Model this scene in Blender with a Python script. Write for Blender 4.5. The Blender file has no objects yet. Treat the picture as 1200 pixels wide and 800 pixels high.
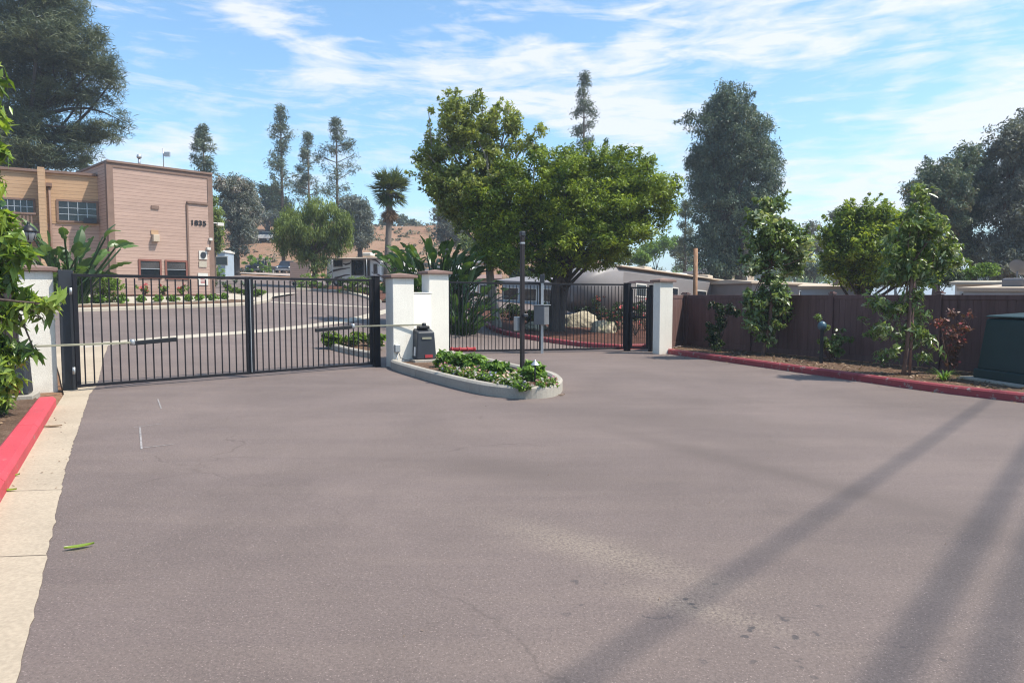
import bpy, bmesh, math, random
import numpy as np
from mathutils import Vector, Matrix

SC = bpy.context.scene
COL = SC.collection
RNG = np.random.default_rng(7)
random.seed(7)
R = math.radians

# ------------------------------------------------------------------ survey: camera geometry used to lay out the site
F, CX, CY, HOR, EYE = 820.0, 600.0, 400.0, 346.0, 1.65
PITCH = math.atan((CY - HOR) / F)
CP, SP = math.cos(PITCH), math.sin(PITCH)

def ray(px, py):
    a, b = (px - CX) / F, (CY - py) / F
    return Vector((a, CP + b * SP, -SP + b * CP))

def at(px, py, Y):
    d = ray(px, py)
    k = Y / d.y
    return Vector((d.x * k, Y, EYE + d.z * k))

def sstep(a, b, x):
    t = np.clip((x - a) / (b - a), 0, 1)
    return t * t * (3 - 2 * t)

def T(x, y):
    """height of the ground"""
    x = np.asarray(x, float); y = np.asarray(y, float)
    s = -.69 * x + .72 * y - 13.8
    b = .035 * ((s - 1) + np.sqrt((s - 1) ** 2 + 1.5))
    b = np.minimum(b, 4.0 + .004 * (s - 60))
    b = np.where(b < 0, 0, b) * (1 - .75 * sstep(3, 25, x))
    hill = 12.5 * sstep(78, 145, y + .1 * x) * (1 - sstep(-8, 38, x))
    hill += .9 * np.sin(x * .11 + y * .05) * sstep(85, 120, y) * (1 - sstep(0, 60, x))
    return b + hill

def Tz(x, y):
    return float(T(x, y))

def gnd(px, py, up=0.0):
    d = ray(px, py)
    k = 3.0
    for i in range(4000):
        p = Vector((0, 0, EYE)) + d * k
        if p.z <= Tz(p.x, p.y) + up or k > 300:
            break
        k += .03 if k < 60 else .2
    return Vector((p.x, p.y, Tz(p.x, p.y) + up))

def ground_z(p):
    return Vector((p.x, p.y, Tz(p.x, p.y)))

# ------------------------------------------------------------------ materials
def new_mat(name):
    m = bpy.data.materials.new(name); m.use_nodes = True
    nt = m.node_tree
    return m, nt, nt.nodes['Principled BSDF'], nt.nodes['Material Output']

def lk(nt, a, b): nt.links.new(a, b)

def noise(nt, scale, detail=4, rough=.55, vec=None, dist=0.0):
    n = nt.nodes.new('ShaderNodeTexNoise')
    n.inputs['Scale'].default_value = scale; n.inputs['Detail'].default_value = detail
    n.inputs['Roughness'].default_value = rough; n.inputs['Distortion'].default_value = dist
    if vec is not None: lk(nt, vec, n.inputs['Vector'])
    return n.outputs['Fac']

def ramp(nt, fac, stops):
    r = nt.nodes.new('ShaderNodeValToRGB'); e = r.color_ramp.elements
    while len(e) < len(stops): e.new(.5)
    for el, (p, c) in zip(e, stops):
        el.position = p; el.color = (*c, 1) if len(c) == 3 else c
    lk(nt, fac, r.inputs['Fac'])
    return r.outputs['Color']

def mix(nt, fac, a, b, mode='MIX'):
    m = nt.nodes.new('ShaderNodeMix'); m.data_type = 'RGBA'; m.blend_type = mode
    for sock, v in ((m.inputs[0], fac), (m.inputs[6], a), (m.inputs[7], b)):
        if isinstance(v, bpy.types.NodeSocket): lk(nt, v, sock)
        elif isinstance(v, (int, float)): sock.default_value = v
        else: sock.default_value = (*v, 1) if len(v) == 3 else v
    return m.outputs[2]

def math_(nt, op, a, b=None, c=None, clamp=False):
    n = nt.nodes.new('ShaderNodeMath'); n.operation = op; n.use_clamp = clamp
    for i, v in enumerate((a, b, c)):
        if v is None: continue
        if isinstance(v, bpy.types.NodeSocket): lk(nt, v, n.inputs[i])
        else: n.inputs[i].default_value = v
    return n.outputs[0]

def pos(nt, scale=(1, 1, 1), rot=(0, 0, 0)):
    g = nt.nodes.new('ShaderNodeNewGeometry')
    mp = nt.nodes.new('ShaderNodeMapping')
    mp.inputs['Scale'].default_value = scale; mp.inputs['Rotation'].default_value = rot
    lk(nt, g.outputs['Position'], mp.inputs['Vector'])
    return mp.outputs['Vector']

def bump(nt, bsdf, h, strength=.3, dist=.02):
    b = nt.nodes.new('ShaderNodeBump'); b.inputs['Strength'].default_value = strength
    b.inputs['Distance'].default_value = dist
    lk(nt, h, b.inputs['Height']); lk(nt, b.outputs['Normal'], bsdf.inputs['Normal'])

def mat(name, col, rough=.7, var=.18, vscale=3.0, fine=60.0, fvar=.12, bstr=.15, bdist=.01, spec=.4, metal=0.0, stain=None):
    """painted / mineral surface: colour with two sizes of unevenness, a little relief"""
    m, nt, b, o = new_mat(name)
    v = pos(nt)
    big = noise(nt, vscale, 5, .6, v); sm = noise(nt, fine, 3, .6, v)
    lo = [c * (1 - var) for c in col]; hi = [min(1, c * (1 + var)) for c in col]
    c = ramp(nt, big, [(.3, lo), (.7, hi)])
    c = mix(nt, ramp(nt, sm, [(.35, (0, 0, 0)), (.65, (1, 1, 1))]), mix(nt, 1.0, c, (1 - fvar,) * 3, 'MULTIPLY'), c)
    if stain:
        sc, th, colr = stain
        n = noise(nt, sc, 6, .65, pos(nt, (1, 1, .35)))
        c = mix(nt, ramp(nt, n, [(th, (0, 0, 0)), (th + .12, (1, 1, 1))]), c, colr)
    lk(nt, c, b.inputs['Base Color'])
    b.inputs['Roughness'].default_value = rough; b.inputs['Metallic'].default_value = metal
    b.inputs['Specular IOR Level'].default_value = spec
    if bstr: bump(nt, b, sm, bstr, bdist)
    return m

def leafmat(name, dark, light, trans=.35, rough=.5, spec=.35, third=None):
    m, nt, b, o = new_mat(name)
    a = nt.nodes.new('ShaderNodeAttribute'); a.attribute_name = 'tint'
    stops = [(.1, dark), (.9, light)]
    if third: stops = [(.05, dark), (.75, light), (1.0, third)]
    c = ramp(nt, a.outputs['Fac'], stops)
    lk(nt, c, b.inputs['Base Color']); b.inputs['Roughness'].default_value = rough
    b.inputs['Specular IOR Level'].default_value = spec
    t = nt.nodes.new('ShaderNodeBsdfTranslucent')
    lk(nt, mix(nt, 1.0, c, (1.25, 1.2, .55), 'MULTIPLY'), t.inputs['Color'])
    ms = nt.nodes.new('ShaderNodeMixShader'); ms.inputs[0].default_value = trans
    lk(nt, b.outputs[0], ms.inputs[1]); lk(nt, t.outputs[0], ms.inputs[2]); lk(nt, ms.outputs[0], o.inputs['Surface'])
    return m

def barkmat(name, col):
    m, nt, b, o = new_mat(name)
    n = noise(nt, 9, 6, .7, pos(nt, (1.6, 1.6, .3)), .6)
    lk(nt, ramp(nt, n, [(.3, [c * .45 for c in col]), (.7, [c * 1.2 for c in col])]), b.inputs['Base Color'])
    b.inputs['Roughness'].default_value = .9
    bump(nt, b, n, .7, .04)
    return m

def glass_dark(name, col=(.012, .015, .02), rough=.06):
    m, nt, b, o = new_mat(name)
    b.inputs['Base Color'].default_value = (*col, 1); b.inputs['Roughness'].default_value = rough
    b.inputs['Specular IOR Level'].default_value = .6
    return m

# ------------------------------------------------------------------ mesh building
class MB:
    def __init__(self): self.v, self.f, self.m, self.s = [], [], [], []
    def add(self, vs, fs, mi=0, smooth=False):
        o = len(self.v); self.v += [Vector(v) for v in vs]
        for f in fs:
            self.f.append([o + i for i in f]); self.m.append(mi); self.s.append(smooth)
        return self
    def hexa(self, p, mi=0):   # p: 4 bottom ccw, 4 top ccw
        return self.add(p, [(3, 2, 1, 0), (4, 5, 6, 7), (0, 1, 5, 4), (1, 2, 6, 5), (2, 3, 7, 6), (3, 0, 4, 7)], mi)
    def box(self, c, s, yaw=0.0, mi=0, M=None):
        c = Vector(c); h = [q / 2 for q in s]
        ca, sa = math.cos(yaw), math.sin(yaw)
        ps = []
        for z in (-h[2], h[2]):
            for x, y in ((-h[0], -h[1]), (h[0], -h[1]), (h[0], h[1]), (-h[0], h[1])):
                w = Vector((x * ca - y * sa, x * sa + y * ca, z))
                if M is not None: w = M @ Vector((x, y, z))
                ps.append(c + w)
        return self.hexa(ps, mi)
    def bar(self, a, b, w, h, up=(0, 0, 1), mi=0):
        a, b = Vector(a), Vector(b); d = (b - a)
        s = d.cross(Vector(up))
        if s.length < 1e-5: s = d.cross(Vector((1, 0, 0)))
        s.normalize(); u = s.cross(d).normalized()
        q = []
        for e in (-1, 1):
            for p, t in ((a, -1), (a, 1), (b, 1), (b, -1)):
                q.append(p + s * (t * w / 2) + u * (e * h / 2))
        return self.hexa([q[0], q[3], q[2], q[1], q[4], q[7], q[6], q[5]], mi)
    def tube(self, pts, rad, n=8, mi=0, cap=True):
        pts = [Vector(p) for p in pts]
        if not hasattr(rad, '__len__'): rad = [rad] * len(pts)
        o = len(self.v); prev = None
        for i, p in enumerate(pts):
            d = (pts[min(i + 1, len(pts) - 1)] - pts[max(i - 1, 0)]).normalized()
            if prev is None:
                s = d.cross(Vector((0, 0, 1)))
                if s.length < .05: s = d.cross(Vector((0, 1, 0)))
            else: s = prev - d * prev.dot(d)
            if s.length < 1e-6: s = d.orthogonal()
            s.normalize(); prev = s; u = d.cross(s)
            for k in range(n):
                a = 2 * math.pi * k / n
                self.v.append(p + (s * math.cos(a) + u * math.sin(a)) * rad[i])
        for i in range(len(pts) - 1):
            for k in range(n):
                a, b = o + i * n + k, o + i * n + (k + 1) % n
                self.f.append([a, b, b + n, a + n]); self.m.append(mi); self.s.append(True)
        if cap:
            self.f.append([o + k for k in range(n)][::-1]); self.m.append(mi); self.s.append(False)
            e = o + (len(pts) - 1) * n
            self.f.append([e + k for k in range(n)]); self.m.append(mi); self.s.append(False)
        return self
    def lathe(self, c, prof, n=16, mi=0, smooth=True):
        c = Vector(c); o = len(self.v)
        for r, z in prof:
            for k in range(n):
                a = 2 * math.pi * k / n
                self.v.append(c + Vector((r * math.cos(a), r * math.sin(a), z)))
        for i in range(len(prof) - 1):
            for k in range(n):
                a, b = o + i * n + k, o + i * n + (k + 1) % n
                self.f.append([a, b, b + n, a + n]); self.m.append(mi); self.s.append(smooth)
        self.f.append([o + k for k in range(n)][::-1]); self.m.append(mi); self.s.append(False)
        e = o + (len(prof) - 1) * n
        self.f.append([e + k for k in range(n)]); self.m.append(mi); self.s.append(False)
        return self
    def prism(self, poly, z0, z1, mi=0):
        n = len(poly)
        a = sum(poly[i][0] * poly[(i + 1) % n][1] - poly[(i + 1) % n][0] * poly[i][1] for i in range(n))
        if a < 0: poly = poly[::-1]
        vs = [(p[0], p[1], z0) for p in poly] + [(p[0], p[1], z1) for p in poly]
        fs = [list(range(n))[::-1], list(range(n, 2 * n))] + [(i, (i + 1) % n, n + (i + 1) % n, n + i) for i in range(n)]
        return self.add(vs, fs, mi)
    def plate(self, pts, thick, nrm, mi=0):
        """flat outline given thickness along nrm"""
        n = len(pts); k = Vector(nrm).normalized() * thick
        vs = [Vector(p) for p in pts] + [Vector(p) + k for p in pts]
        return self.add(vs, [list(range(n))[::-1], list(range(n, 2 * n))] + [(i, (i + 1) % n, n + (i + 1) % n, n + i) for i in range(n)], mi)
    def build(self, name, mats, parent=None, bevel=0.0, seg=1, fixn=True):
        me = bpy.data.meshes.new(name)
        org = world_of(parent)
        if parent is None and ORIGIN[0] is not None: org = ORIGIN[0]
        me.from_pydata([v - org for v in self.v], [], self.f)
        for i, p in enumerate(me.polygons):
            p.material_index = self.m[i]; p.use_smooth = self.s[i]
        if bevel or fixn:
            bm = bmesh.new(); bm.from_mesh(me)
            if fixn: bmesh.ops.recalc_face_normals(bm, faces=bm.faces)
            if bevel:
                es = [e for e in bm.edges if len(e.link_faces) == 2 and e.calc_face_angle(0) > .5]
                bmesh.ops.bevel(bm, geom=es, offset=bevel, segments=seg, affect='EDGES', profile=.5, clamp_overlap=True)
            bm.to_mesh(me); bm.free()
        for m in (mats if isinstance(mats, (list, tuple)) else [mats]): me.materials.append(m)
        return link(name, me, parent, org)

ORIGIN = [None]
def world_of(o):
    w = Vector((0, 0, 0))
    while o is not None:
        w += o.location; o = o.parent
    return w

def link(name, me, parent, org):
    o = bpy.data.objects.new(name, me); COL.objects.link(o)
    if parent is not None: o.parent = parent
    else: o.location = org
    return o

def tag(o, label=None, cat=None, group=None, kind=None):
    if label: o['label'] = label
    if cat: o['category'] = cat
    if group: o['group'] = group
    if kind: o['kind'] = kind
    return o

def thing(name, label, cat, loc=(0, 0, 0), group=None):
    o = bpy.data.objects.new(name, None); COL.objects.link(o)
    o.empty_display_size = .2; o.location = loc
    return tag(o, label, cat, group)

def single(mb, name, mats, label, cat, loc, group=None, **k):
    ORIGIN[0] = Vector(loc); o = mb.build(name, mats, None, **k); ORIGIN[0] = None
    return tag(o, label, cat, group)

def copy_tree(o, parent=None):
    c = o.copy(); COL.objects.link(c)
    if parent is not None: c.parent = parent
    for ch in list(o.children): copy_tree(ch, c)
    return c

# ------------------------------------------------------------------ ground sheets
def sheet(name, poly, dz, m, step=.8, kind='structure', parent=None):
    """flat outline cut into a grid and laid on the ground dz above it"""
    bm = bmesh.new()
    bm.faces.new([bm.verts.new((p[0], p[1], 0)) for p in poly])
    xs = [p[0] for p in poly]; ys = [p[1] for p in poly]
    for ax, lo, hi in ((0, min(xs), max(xs)), (1, min(ys), max(ys))):
        k = math.ceil(lo / step) * step
        while k < hi:
            co = [0, 0, 0]; no = [0, 0, 0]; co[ax] = k; no[ax] = 1
            bmesh.ops.bisect_plane(bm, geom=bm.verts[:] + bm.edges[:] + bm.faces[:], plane_co=co, plane_no=no, dist=1e-5)
            k += step
    for v in bm.verts: v.co.z = Tz(v.co.x, v.co.y) + dz
    bmesh.ops.recalc_face_normals(bm, faces=bm.faces)
    if sum(f.normal.z for f in bm.faces) < 0: bmesh.ops.reverse_faces(bm, faces=bm.faces)
    me = bpy.data.meshes.new(name); bm.to_mesh(me); bm.free()
    me.materials.append(m)
    o = bpy.data.objects.new(name, me); COL.objects.link(o)
    return tag(o, kind=kind)

def densify(path, step=.4, rounds=2):
    p = [Vector((q[0], q[1])) for q in path]
    for _ in range(rounds):    # Chaikin
        q = [p[0]]
        for a, b in zip(p, p[1:]): q += [a * .75 + b * .25, a * .25 + b * .75]
        p = q + [p[-1]]
    out = [p[0]]
    for a, b in zip(p, p[1:]):
        n = max(1, int((b - a).length / step))
        out += [a + (b - a) * (i + 1) / n for i in range(n)]
    return out

def strip(mb, path, w0, w1, z0, z1, mi=0, side=1, closed=False, chamfer=.025):
    """swept bar along a plan path: from offset w0 to w1 sideways, z0..z1 above ground"""
    n = len(path); o = len(mb.v)
    prof = [(w0, z0), (w1, z0), (w1, z1 - chamfer), (w1 - chamfer * (1 if w1 > w0 else -1), z1), (w0 + chamfer * (1 if w1 > w0 else -1), z1), (w0, z1 - chamfer)]
    k = len(prof)
    for i, p in enumerate(path):
        if closed: d = path[(i + 1) % n] - path[i - 1]
        else: d = path[min(i + 1, n - 1)] - path[max(i - 1, 0)]
        d.normalize(); s = Vector((-d.y, d.x)) * side
        for w, z in prof:
            q = p + s * w
            mb.v.append(Vector((q.x, q.y, Tz(p.x, p.y) + z)))
    for i in range(n if closed else n - 1):
        for j in range(k):
            a, b = o + i * k + j, o + i * k + (j + 1) % k
            c, d = o + ((i + 1) % n) * k + (j + 1) % k, o + ((i + 1) % n) * k + j
            mb.f.append([a, b, c, d]); mb.m.append(mi); mb.s.append(False)
    if not closed:
        for i in (0, n - 1):
            mb.f.append([o + i * k + j for j in range(k)]); mb.m.append(mi); mb.s.append(False)
    return mb

def kerb_run(mb, path, w0, w1, z0, z1, side, chamfer, every=3.0, closed=False):
    """cast kerb in lengths with open joints"""
    p = list(path) + ([path[0]] if closed else []); seg = [p[0]]; acc = 0
    for a, b in zip(p, p[1:]):
        d = (b - a).length; acc += d; seg.append(b)
        if acc > every:
            e = seg[-1] - (seg[-1] - seg[-2]).normalized() * .012
            strip(mb, seg[:-1] + [e], w0, w1, z0, z1, 0, side, False, chamfer); seg = [b]; acc = 0
    if len(seg) > 1: strip(mb, seg, w0, w1, z0, z1, 0, side, False, chamfer)

# ------------------------------------------------------------------ foliage
def unit(a): return a / np.maximum(np.linalg.norm(a, axis=1, keepdims=True), 1e-9)

def leaf_object(name, P, D, N, L, W, tint, m, parent, fold=False):
    """one mesh of many leaves: centre P, length direction D, facing N"""
    n = len(P)
    N = unit(N); D = unit(D - (D * N).sum(1, keepdims=True) * N); S = np.cross(N, D)
    L = np.broadcast_to(L, n)[:, None]; W = np.broadcast_to(W, n)[:, None]
    org = np.array(world_of(parent))
    b = P - D * L * .5; t = P + D * L * .5
    if fold:
        mid = P - D * L * .05
        l = mid + S * W * .5 + N * W * .18; r = mid - S * W * .5 + N * W * .18
        t = t - N * L * .12
        V = np.stack([b, l, t, r, mid], 1).reshape(-1, 3)
        base = np.arange(n)[:, None] * 5
        Fi = np.stack([base + [0, 4, 2, 1], base + [0, 3, 2, 4]], 1).reshape(-1, 4); vp = 5
    else:
        mid = P - D * L * .08
        V = np.stack([b, mid + S * W * .5, t, mid - S * W * .5], 1).reshape(-1, 3)
        Fi = np.arange(n)[:, None] * 4 + np.array([0, 1, 2, 3]); vp = 4
    V = V - org
    me = bpy.data.meshes.new(name)
    me.vertices.add(len(V)); me.vertices.foreach_set('co', V.astype(np.float32).ravel())
    me.loops.add(Fi.size); me.loops.foreach_set('vertex_index', Fi.astype(np.int32).ravel())
    me.polygons.add(len(Fi)); me.polygons.foreach_set('loop_start', np.arange(0, Fi.size, 4, dtype=np.int32))
    a = me.attributes.new('tint', 'FLOAT', 'POINT')
    a.data.foreach_set('value', np.repeat(np.clip(tint, 0, 1), vp).astype(np.float32))
    me.update(calc_edges=True); me.materials.append(m)
    return link(name, me, parent, Vector((0, 0, 0)))

def clump_leaves(C, cr, per, rng, droop=.2, flat=.75, up=.5, out=.5, tint=(.2, .8), L=.12, W=.05, lvar=.42, center=None, leaves_out=.5):
    """leaves round clump centres C (n,3); cr: clump radius"""
    n = len(C) * per
    idx = np.repeat(np.arange(len(C)), per)
    off = rng.normal(size=(n, 3)); off = unit(off) * (rng.random((n, 1)) ** .5)
    off[:, 2] *= flat
    crv = (np.broadcast_to(cr, len(C)) * rng.uniform(.7, 1.3, len(C)))[idx][:, None]
    P = C[idx] + off * crv
    D = off * leaves_out + rng.normal(size=(n, 3)) * .5 + np.array([0, 0, -droop])
    N = rng.normal(size=(n, 3)) * .6 + np.array([0, 0, up]) + off * out
    ct = rng.uniform(tint[0], tint[1], len(C))[idx] + rng.normal(size=n) * .12
    Ls = L * rng.uniform(1 - lvar, 1 + lvar, n)
    return P, D, N, Ls, Ls * (W / L), ct

def lobe_clumps(lobes, n, rng, shell=.35):
    vol = np.array([l[3] * l[4] * l[5] for l in lobes]) ** .75
    cnt = np.maximum(1, np.round(n * vol / vol.sum()).astype(int))
    out = []; li = []
    for k, (l, c) in enumerate(zip(lobes, cnt)):
        q = unit(rng.normal(size=(c, 3))) * (rng.random((c, 1)) ** shell)
        out.append(np.array(l[:3]) + q * np.array(l[3:6])); li += [k] * c
    return np.concatenate(out), np.array(li)

def px_lobes(spec, Y, rng, spread=.5, depth=1.0):
    """crown lobes surveyed as (px, py, rx, ry[, depth offset]) at distance Y"""
    k = Y / F; out = []
    for s in spec:
        dy = s[4] if len(s) > 4 else rng.uniform(-spread, spread) * s[2] * k
        c = at(s[0], s[1], Y + dy)
        out.append((c.x, c.y, c.z, s[2] * k, s[2] * k * depth, s[3] * k))
    return out

def branch_pts(a, b, rng, bend=.12, n=5, sag=0.0):
    a, b = Vector(a), Vector(b); L = (b - a).length; o = []
    j = Vector(rng.normal(size=3)) * L * bend
    for i in range(n + 1):
        t = i / n
        p = a.lerp(b, t) + j * math.sin(t * math.pi) + Vector((0, 0, -sag * L * math.sin(t * math.pi)))
        o.append(p)
    return o

def tree(name, label, base, spec, Y, lm, bm_, nclump, per, cr, L, W, trunk=.2, fork=.4, seed=1, group=None, cat='tree',
         droop=.2, up=.5, shell=.35, flat=.8, tint=(.15, .85), limbs=True, twigs=60, fold=False, spread=.5, depth=1.0,
         lean=None, trunks=1, shoots=0, shoot_len=.9, leaves_out=.5, out=.5):
    rng = np.random.default_rng(seed)
    base = Vector(base)
    th = thing(name, label, cat, base, group)
    lobes = px_lobes(spec, Y, rng, spread, depth)
    C, li = lobe_clumps(lobes, nclump, rng, shell)
    P, D, N, Ls, Ws, ct = clump_leaves(C, cr, per, rng, droop, flat, up, out, tint, L, W, leaves_out=leaves_out)
    shoot_lines = []
    if shoots:      # thin leafy sprays that stand out of the crown
        lo = np.array([lobes[i][:3] for i in li]); lr = np.array([lobes[i][3:6] for i in li])
        q = (C - lo) / lr; rr = np.linalg.norm(q, axis=1); pr = rr ** 4 * (1.3 + unit(q)[:, 2]); pr = np.clip(pr, 1e-4, None)
        pick = rng.choice(len(C), min(shoots, len(C)), replace=False, p=pr / pr.sum())
        S, rad = [], []
        for i in pick:
            d = unit((q[i] + np.array([0, 0, .35]) + rng.normal(size=3) * .35)[None])[0]; ln = shoot_len * rng.uniform(.4, 1.2)
            for j in range(4): S.append(C[i] + d * ln * (j + 1) / 4); rad.append(cr * (.62 - .11 * j))
            shoot_lines.append((C[i], C[i] + d * ln))
        S = np.array(S); rad = np.array(rad)
        o2 = clump_leaves(S, rad, max(6, per // 4), rng, droop, 1.0, up, out, tint, L * .95, W * .95, leaves_out=leaves_out)
        P, D, N, Ls, Ws, ct = (np.concatenate(z) for z in zip((P, D, N, Ls, Ws, ct), o2))
    leaf_object('crown', P, D, N, Ls, Ws, ct, lm, th, fold)
    mb = MB()
    cen = Vector(np.mean([l[:3] for l in lobes], axis=0)); topz = max(l[2] + l[5] * .6 for l in lobes)
    fk = base.lerp(Vector((cen.x, cen.y, topz)), fork)
    if lean: fk += Vector(lean)
    b0 = base - Vector((0, 0, .15))
    for q in range(trunks):
        off = Vector((rng.uniform(-1, 1), rng.uniform(-1, 1), 0)) * trunk * (1.6 if trunks > 1 else 0)
        pts = branch_pts(b0 + off * .7, fk + off * 1.6, rng, .05, 7)
        mb.tube(pts, [trunk * (1.35 if i == 0 else 1 - .35 * i / 7) for i in range(8)], 10)
    if limbs:
        for l in lobes:
            e = Vector(l[:3]) + Vector((0, 0, l[5] * .3)); r0 = trunk * .36
            st = fk if rng.random() < .6 else base.lerp(fk, rng.uniform(.6, 1))
            mb.tube(branch_pts(st, e, rng, .1, 5), [r0 * (1 - .8 * i / 5) for i in range(6)], 6)
        sel = rng.permutation(len(C))[:twigs]
        for i in sel:
            l = lobes[li[i]]; a = fk.lerp(Vector(l[:3]), rng.uniform(.5, 1))
            mb.tube(branch_pts(a, C[i], rng, .1, 3), [trunk * .16, trunk * .12, trunk * .08, trunk * .04], 4, cap=False)
    for a, c in shoot_lines: mb.tube([a, c], [trunk * .06 + .006, .006], 4, cap=False)
    mb.build('trunk', bm_, th, fixn=False)
    return th
# ------------------------------------------------------------------ camera, sun, sky
cam = bpy.data.cameras.new('camera'); co = bpy.data.objects.new('camera', cam); COL.objects.link(co)
co.location = (0, 0, EYE); co.rotation_euler = (R(90) - PITCH, 0, 0)
cam.sensor_width = 36; cam.lens = F / 1200 * 36; cam.clip_end = 3000; cam.clip_start = .05
SC.camera = co
SUN_EL, SUN_AZ = R(57), R(102)       # azimuth clockwise from +Y
sd = Vector((math.sin(SUN_AZ) * math.cos(SUN_EL), math.cos(SUN_AZ) * math.cos(SUN_EL), math.sin(SUN_EL)))
sl = bpy.data.lights.new('sun', 'SUN'); so = bpy.data.objects.new('sun', sl); COL.objects.link(so)
sl.energy = 4.2; sl.angle = R(.53); sl.color = (1, .93, .82)
so.rotation_euler = (-sd).to_track_quat('-Z', 'Y').to_euler(); so.location = (30, 0, 40)

w = bpy.data.worlds.new('World'); SC.world = w; w.use_nodes = True
nt = w.node_tree; bg = nt.nodes['Background']; bg.inputs['Strength'].default_value = .15
sky = nt.nodes.new('ShaderNodeTexSky'); sky.sky_type = 'NISHITA'; sky.sun_disc = False
sky.sun_elevation = SUN_EL; sky.sun_rotation = SUN_AZ; sky.air_density = 1.0; sky.dust_density = 1.4; sky.ozone_density = 1.1
tc = nt.nodes.new('ShaderNodeTexCoord'); sp = nt.nodes.new('ShaderNodeSeparateXYZ'); lk(nt, tc.outputs['Generated'], sp.inputs[0])
X, Y, Z = sp.outputs
az = math_(nt, 'MULTIPLY', math_(nt, 'ARCTAN2', X, Y), 180 / math.pi)
el = math_(nt, 'MULTIPLY', math_(nt, 'ARCSINE', math_(nt, 'MINIMUM', math_(nt, 'MAXIMUM', Z, -1), 1)), 180 / math.pi)
cb = nt.nodes.new('ShaderNodeCombineXYZ'); lk(nt, az, cb.inputs[0]); lk(nt, el, cb.inputs[1])
AE = cb.outputs[0]
def mapped(scale, rot=0, loc=(0, 0, 0)):
    m = nt.nodes.new('ShaderNodeMapping'); m.inputs['Scale'].default_value = scale
    m.inputs['Rotation'].default_value = (0, 0, R(rot)); m.inputs['Location'].default_value = loc
    lk(nt, AE, m.inputs['Vector']); return m.outputs[0]
def azel(px, py):
    d = ray(px, py); return math.degrees(math.atan2(d.x, d.y)), math.degrees(math.asin(d.z / d.length))
wx = noise(nt, .10, 3, .5, mapped((1, 1.6, 1))); wy = noise(nt, .10, 3, .5, mapped((1, 1.6, 1), 0, (40, 7, 0)))
# cloud banks: px, py, half-width, half-height (px), tilt (deg, up to the right), weight
banks = [(640, 112, 130, 36, -8, 1.0), (745, 150, 85, 45, -28, .85), (690, 62, 250, 15, 8, .8), (930, 50, 280, 22, 8, 1.0), (1120, 42, 150, 20, 2, .8),
         (800, 4, 230, 9, 0, .75), (1035, 187, 140, 32, 12, 1.05), (960, 205, 60, 18, 0, .7), (310, 30, 100, 16, -42, .65), (375, 70, 75, 28, -30, .75),
         (190, 60, 85, 18, -28, .55), (150, 190, 75, 22, 15, 1.0), (250, 178, 60, 14, 0, .6), (430, 190, 80, 18, 20, .65), (500, 45, 60, 7, 12, .5), (1040, 110, 40, 10, 30, .5),
         (925, 135, 30, 13, 10, .55), (1100, 235, 110, 22, 5, .65), (560, 240, 120, 26, 8, .55), (985, 265, 130, 22, 0, .6), (340, 150, 75, 12, 10, .35), (1180, 100, 60, 18, 20, .5),
         (-60, 60, 90, 30, 20, .7), (1400, 60, 160, 30, 5, .9), (1350, 200, 120, 40, 8, .8)]
tot = None
for px, py, rx, ry, tl, wt in banks:
    a0, e0 = azel(px, py); k = 57.3 / F
    dx = math_(nt, 'ADD', math_(nt, 'SUBTRACT', az, a0), math_(nt, 'MULTIPLY_ADD', wx, 9, -4.5))
    dy = math_(nt, 'ADD', math_(nt, 'SUBTRACT', el, e0), math_(nt, 'MULTIPLY_ADD', wy, 6, -3))
    c, s = math.cos(R(tl)), math.sin(R(tl))
    u = math_(nt, 'MULTIPLY', math_(nt, 'ADD', math_(nt, 'MULTIPLY', dx, c), math_(nt, 'MULTIPLY', dy, s)), 1 / (rx * k))
    v = math_(nt, 'MULTIPLY', math_(nt, 'SUBTRACT', math_(nt, 'MULTIPLY', dy, c), math_(nt, 'MULTIPLY', dx, s)), 1 / (ry * k))
    q = math_(nt, 'ADD', math_(nt, 'MULTIPLY', u, u), math_(nt, 'MULTIPLY', v, v))
    g = math_(nt, 'MULTIPLY', math_(nt, 'EXPONENT', math_(nt, 'MULTIPLY', q, -.8)), wt)
    tot = g if tot is None else math_(nt, 'ADD', tot, g)
n1 = noise(nt, .16, 8, .62, mapped((.55, 1.5, 1), -10), .8)
n2 = noise(nt, .36, 9, .62, mapped((.30, 1.5, 1), -18, (3, 9, 0)), 1.2)
n3 = noise(nt, .07, 5, .6, mapped((1, 2.2, 1), -12, (13, 2, 0)), .5)
n4 = noise(nt, .8, 8, .6, mapped((.22, 1.3, 1), 24, (31, 5, 0)), 1.5)
tex = math_(nt, 'ADD', math_(nt, 'MULTIPLY_ADD', n1, 1.5, -.75), math_(nt, 'MULTIPLY_ADD', n2, 1.7, -.85))
tex = math_(nt, 'ADD', tex, math_(nt, 'MULTIPLY_ADD', n4, .9, -.45))
cov = math_(nt, 'ADD', math_(nt, 'MULTIPLY', math_(nt, 'MINIMUM', tot, 1.1), .62), math_(nt, 'MULTIPLY_ADD', n3, .5, -.25))
den = math_(nt, 'ADD', cov, math_(nt, 'MULTIPLY', tex, 1.0))
den = math_(nt, 'MULTIPLY', math_(nt, 'ADD', den, -.15), 1.5, clamp=True)
den = math_(nt, 'MULTIPLY', math_(nt, 'POWER', den, 1.1), .85)
hz = nt.nodes.new('ShaderNodeMapRange'); hz.inputs[1].default_value = -1; hz.inputs[2].default_value = 3; lk(nt, el, hz.inputs[0])
den = math_(nt, 'MULTIPLY', den, hz.outputs[0])
skyc = mix(nt, 1.0, sky.outputs[0], (.74, .95, 1.02), 'MULTIPLY')
fin = mix(nt, den, skyc, (4.1, 4.15, 4.4))
lk(nt, fin, bg.inputs['Color'])
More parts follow.
